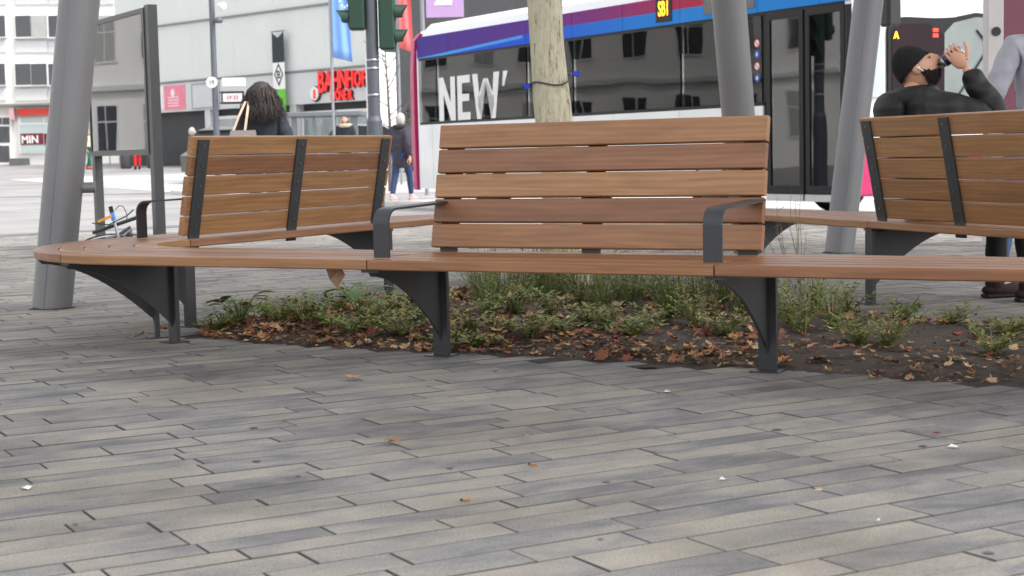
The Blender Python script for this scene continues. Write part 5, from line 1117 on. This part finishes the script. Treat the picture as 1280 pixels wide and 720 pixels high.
        for i in range(m):
            for k in range(n): fs.append((i * n + k, (i + 1) * n + k, (i + 1) * n + (k + 1) % n, i * n + (k + 1) % n))
        b.add(vs, fs, True)
        if L > .1:
            hr = random.Random(8)
            for k in range(520):
                aa = math.pi * (1.0 + hr.uniform(-.12, 1.12)); p0_ = hc + Vector((math.cos(aa) * .07, math.sin(aa) * .07 - .02, .11 * hr.uniform(.3, 1))); sp_ = hr.uniform(.85, 1.3); LL = L * hr.uniform(.8, 1.25); w1 = hr.gauss(0, .022)
                pts = [p0_] + [hc + Vector((math.cos(aa) * (.10 + .085 * t * sp_) * sp_ + w1 * math.sin(t * 7 + k), math.sin(aa) * (.115 + .07 * t) * sp_ - .035, .06 - (LL + .12) * t)) for t in (.1, .35, .6, .85, 1)]
                b.tube(pts, [.004, .0055, .006, .0052, .004, .0012], 4)
        b.build('hair', mh, root)
    if hat:
        b = MB(M); n, m = 24, 10; vs = []; fs = []
        for i in range(m + 1):
            a = math.pi * .50 * i / m
            for k in range(n):
                bb = 2 * math.pi * k / n; x, y, z = math.sin(a) * math.cos(bb), math.sin(a) * math.sin(bb), math.cos(a); rr = 1 + .03 * noise.noise((x * 4, y * 4, z * 4))
                vs.append(g('hd') + Rm @ (Matrix.Rotation(.28, 3, 'X') @ Vector((x * .084 * rr, y * .105 * rr - .008, z * .136 * rr + .008))))
        for i in range(m):
            for k in range(n): fs.append((i * n + k, (i + 1) * n + k, (i + 1) * n + (k + 1) % n, i * n + (k + 1) % n))
        b.add(vs, fs, True); ho = b.build('hat', mat('hat_cloth', srgb(*hat)[:3], .95, 0, .25, 40, .5, 120), root)
        md = ho.modifiers.new('t', 'SOLIDIFY'); md.thickness = .007; md.offset = 1
    return root, M, Rm, ms
def standing(h=1.7, stride=0.0, arm=0.0, spread=.0):
    k = h / 1.75; J = dict(pel=(0, 0, .95), ch=(0, -.01, 1.28), nk=(0, 0, 1.47), hd=(0, .02, 1.625))
    for S, s in (('R', 1), ('L', -1)):
        st = stride * s
        J['sh' + S] = (s * .18, -.01, 1.40); J['el' + S] = (s * (.235 + spread), -.05 - arm * s, 1.12); J['ha' + S] = (s * (.23 + spread), .06 - arm * 1.3 * s, .88)
        J['hp' + S] = (s * .09, 0, .90); J['kn' + S] = (s * .10, .03 + st * .55, .5); J['an' + S] = (s * .10, st - .02, .09); J['to' + S] = (s * .11, st + .13, .04)
    for q in list(J): J[q] = tuple(x * k for x in J[q])
    return J
# man drinking on the right bench
pj, tj, nj = rp(sJ); nv = Vector((nj.x, nj.y, 0)) * NS; seatp = at_ring(sJ, .30, 0) + (at_ring(sK, .3, 0) - at_ring(sJ, .3, 0)).normalized() * .14
fa = math.atan2(.20, .98) - math.pi / 2
RH = Matrix.Rotation(-.55, 3, 'Z') @ Matrix.Rotation(.56, 3, 'X'); HD = Vector((0, -.085, 1.285)); MO = HD + RH @ Vector((0, .117, -.05)); CDIR = (RH @ Vector((0, .95, .02))).normalized(); CMID = MO + CDIR * .07
CSIDE = CDIR.cross(Vector((0, 0, 1))).normalized(); CUP = CSIDE.cross(CDIR)
HAR = tuple(CMID + CSIDE * .045 - CUP * .085 + CDIR * .02); FDR = tuple(CUP * .95 + CSIDE * .12 - CDIR * .1); PNR = tuple(-CSIDE)
J = dict(pel=(0, -.02, .56), ch=(0, -.09, .95), nk=(0, -.12, 1.15), hd=(0, -.085, 1.285), jr=1.24, jl=-.06,
         shR=(.19, -.10, 1.08), elR=(.25, .27, .99), haR=HAR, shL=(-.19, -.10, 1.07), elL=(-.27, .10, .84), haL=(-.12, .3, .74),
         hpR=(.1, .05, .55), knR=(.14, .47, .53), anR=(.15, .50, .09), toR=(.16, .64, .04), hpL=(-.1, .05, .55), knL=(-.14, .47, .53), anL=(-.15, .46, .09), toL=(-.16, .6, .04),
         fdR=FDR, pnR=PNR, cuR=.62)
man, Mm, Rm, msm = person(seatp, fa, 'person in black beanie and black puffer jacket drinking from a can', J, {'top': (24, 24, 26), 'legs': (28, 28, 30), 'shoe': (50, 34, 32)}, None, (20, 20, 22), .56, -.55)
hc = Vector(J['hd'])
qm = msm['top']; qn = qm.node_tree.nodes; ql = qm.node_tree.links; qt = qn.new('ShaderNodeTexCoord'); qw = qn.new('ShaderNodeTexWave'); qw.bands_direction = 'Z'; qw.inputs['Scale'].default_value = 4.2; qw.inputs['Distortion'].default_value = 2.2; qw.inputs['Detail Scale'].default_value = 1.5; ql.new(qt.outputs['Object'], qw.inputs['Vector'])
qb = qn.new('ShaderNodeBump'); qb.inputs['Strength'].default_value = .35; qb.inputs['Distance'].default_value = .012; ql.new(qw.outputs[0], qb.inputs['Height']); ql.new(qb.outputs[0], qn['Principled BSDF'].inputs['Normal']); qn['Principled BSDF'].inputs['Roughness'].default_value = .65
# beard, earbud, eye
MBRD = mat('beard', srgb(40, 30, 26)[:3], .9, 0, .3, 60, .6, 150)
b = MB(Mm); br = random.Random(2)
for k in range(1500):
    a = math.pi * br.uniform(.03, .97); sid = 1 - abs(math.sin(a)); top_ = -.50 + .5 * sid ** 2.2; z = br.uniform(-1.0, top_) if br.random() < .85 else br.uniform(-.40, -.33)
    if z > -.42 and sid < .5 and abs(math.cos(a)) > .38: continue
    rr = math.sqrt(max(.03, 1 - min(.985, abs(z)) ** 2)); x, y = math.cos(a) * rr, math.sin(a) * rr
    p = Vector((x * .073, y * .101 + .010 * math.sin(a), z * .119)); o_ = Vector((x, y, z * .5)).normalized(); d = (o_ * .5 + Vector((br.gauss(0, .3), br.gauss(0, .3), -.9))).normalized() * br.uniform(.010, .02); t_ = o_.cross(d).normalized() * .0035
    b.add([hc + Rm @ (p - t_), hc + Rm @ (p + t_), hc + Rm @ (p + o_ * .004 + d)], [(0, 1, 2)])
tag(b.build('beard', MBRD, man), kind='stuff')
b = MB(Mm); pe = hc + Rm @ Vector((.09, .01, -.01)); b.ell(pe, (.009, .009, .009), 8, 6); b.tube([pe, pe + Rm @ Vector((.004, .012, -.028))], .004, 6); b.build('earbud', MWH, man)
MEYE = mat('eye_dark', (.03, .02, .018), .3)
for sx in (-1, 1): b = MB(Mm); b.ell(hc + Rm @ Vector((sx * .03, .087, .012)), (.013, .006, .0045), 10, 6, Rm); b.build('eye', MEYE, man); b = MB(Mm); b.tube([hc + Rm @ Vector((sx * .014, .098, .032)), hc + Rm @ Vector((sx * .032, .096, .038)), hc + Rm @ Vector((sx * .048, .086, .03))], .004, 5); b.build('eyebrow', MBRD, man)
b = MB(Mm); b.tube([(math.cos(a) * .13, -.13 + math.sin(a) * .11, 1.135 + .02 * math.sin(a)) for a in [i * math.pi / 9 for i in range(19)]], .045, 10); b.build('collar', msm['top'], man)
b = MB(Mm); b.ell((0, -.25, 1.06), (.15, .07, .10), 14, 8); b.build('hood', msm['top'], man)
# the can, held to the mouth
mouth = MO; cd_ = CDIR; cq = cd_.to_track_quat('Z', 'Y').to_matrix().to_4x4(); Mc = Mm @ Matrix.Translation(mouth) @ cq
can_ = empty('drink_can', Mc.translation, 'silver and dark drinks can held to the mouth of the seated person', 'can')
MB(Mc).lathe([(.02, 0), (.026, .002), (.03, .014), (.03, .018)], 20).build('rim', MSIL, can_); MB(Mc).lathe([(.03, .0185), (.033, .026), (.033, .118)], 20).build('body', mat('can_print', srgb(60, 66, 90)[:3], .3, .6, .5, 25), can_); MB(Mc).lathe([(.033, .1185), (.030, .126), (.024, .132), (.01, .129)], 20).build('base', MSIL, can_)
# fingers wrapped round the can (right hand, added to the arm's end)
# person in grey hoodie at the right edge
J = standing(1.84, .05, .03, .07); J['anL'] = (-.27, .0, .095); J['toL'] = (-.29, .15, .04); J['knL'] = (-.19, .03, .52)
person(Vector((3.36, 10.15, 0)), R(8), 'person in pale grey hoodie and blue jeans cut by the right edge', J, {'top': (168, 168, 178), 'legs': (70, 92, 130), 'shoe': (225, 225, 225)}, ((60, 48, 40), .02))
# woman with handbag
wp_ = at(333, 299, 17.3); wp_.z = 0
J = standing(1.69, .08, .03, .03); J['jr'] = 1.2; J['jl'] = .12
wom, Mw, Rw, msw = person(wp_, R(8), 'person with long dark hair and dark jacket seen from behind with a bag', J, {'top': (46, 48, 58), 'legs': (30, 32, 40), 'shoe': (30, 28, 30)}, ((46, 36, 33), .22))
b = MB(Mw); b.ell((0, -.15, 1.36), (.15, .07, .12), 14, 8); b.build('hood', msw['top'], wom)
bg = empty('handbag', Mw @ Vector((-.16, -.26, 1.0)), 'pale grey shoulder bag hanging behind the person with long dark hair', 'bag')
MBAG = mat('bag_grey', srgb(150, 142, 140)[:3], .6, 0, .15); b = MB(Mw); b.prism([(-.38, .93), (-.04, .93), (-.07, 1.17), (-.33, 1.17)], -.34, -.24, 'y'); b.build('pouch', MBAG, bg)
for dx in (0, .12): b = MB(Mw); b.strip([(-.30 + dx, -.30, 1.17), (-.24 + dx * .7, -.25, 1.32), (-.17 + dx * .3, -.14, 1.47), (-.15, .0, 1.5)], .025, .008, (1, .2, 0)); b.build('strap', mat('bag_strap', srgb(190, 170, 150)[:3], .6), bg)
# walking woman with grey hair
w2 = at(503, 249, 30.5); w2.z = 0; J = standing(1.66, .22, .1); J['jr'] = 1.22; J['jl'] = .28
wk, Mk, Rk, msk = person(w2, R(-25), 'person with grey hair in long dark coat walking behind the bus', J, {'top': (58, 54, 66), 'legs': (44, 60, 96), 'shoe': (190, 160, 160)}, ((176, 172, 168), .03)); MB(Mk).tube([(math.cos(a) * .11, math.sin(a) * .09, 1.40) for a in [i * math.pi / 8 for i in range(17)]], .05, 8).build('fur_collar', mat('fur_dark', (.03, .03, .035), .95), wk)
# far pedestrians
def far(px, py, Y, h, face, label, cols, hair, **kw):
    p = at(px, py, Y); p.z = gz(Y); J = standing(h, kw.get('stride', .12), .05); J['jr'] = 1.2; J['jl'] = kw.get('jl', .05); return person(p, R(face), label, J, cols, hair, kw.get('hat'), levels=1)
m3_ = far(433, 205, 41, 1.78, 170, 'person in dark jacket with pale collar near the shelter', {'top': (34, 36, 44), 'legs': (30, 32, 38), 'shoe': (30, 30, 30)}, ((40, 34, 32), .01)); MB(m3_[1]).tube([(math.cos(a) * .13, math.sin(a) * .11, 1.5) for a in [i * math.pi / 8 for i in range(17)]], .05, 8).build('pale_collar', mat('collar_cream', srgb(190, 176, 150)[:3], .9), m3_[0])
far(112, 213, 66, 1.62, -100, 'person in beige jacket and green skirt carrying white bag far left', {'top': (216, 206, 176), 'legs': (44, 104, 84), 'shoe': (180, 80, 80)}, ((150, 130, 125), .03), jl=.0)
far(172, 212, 64, 1.65, 20, 'person in red trousers seen under the notice board', {'top': (60, 50, 54), 'legs': (200, 30, 34), 'shoe': (40, 30, 30)}, ((60, 46, 40), .02))
far(241, 205, 47, 1.55, -60, 'person with grey hair in dark coat near the hall entrance', {'top': (40, 42, 50), 'legs': (36, 38, 44), 'shoe': (30, 30, 30)}, ((170, 168, 172), .02))
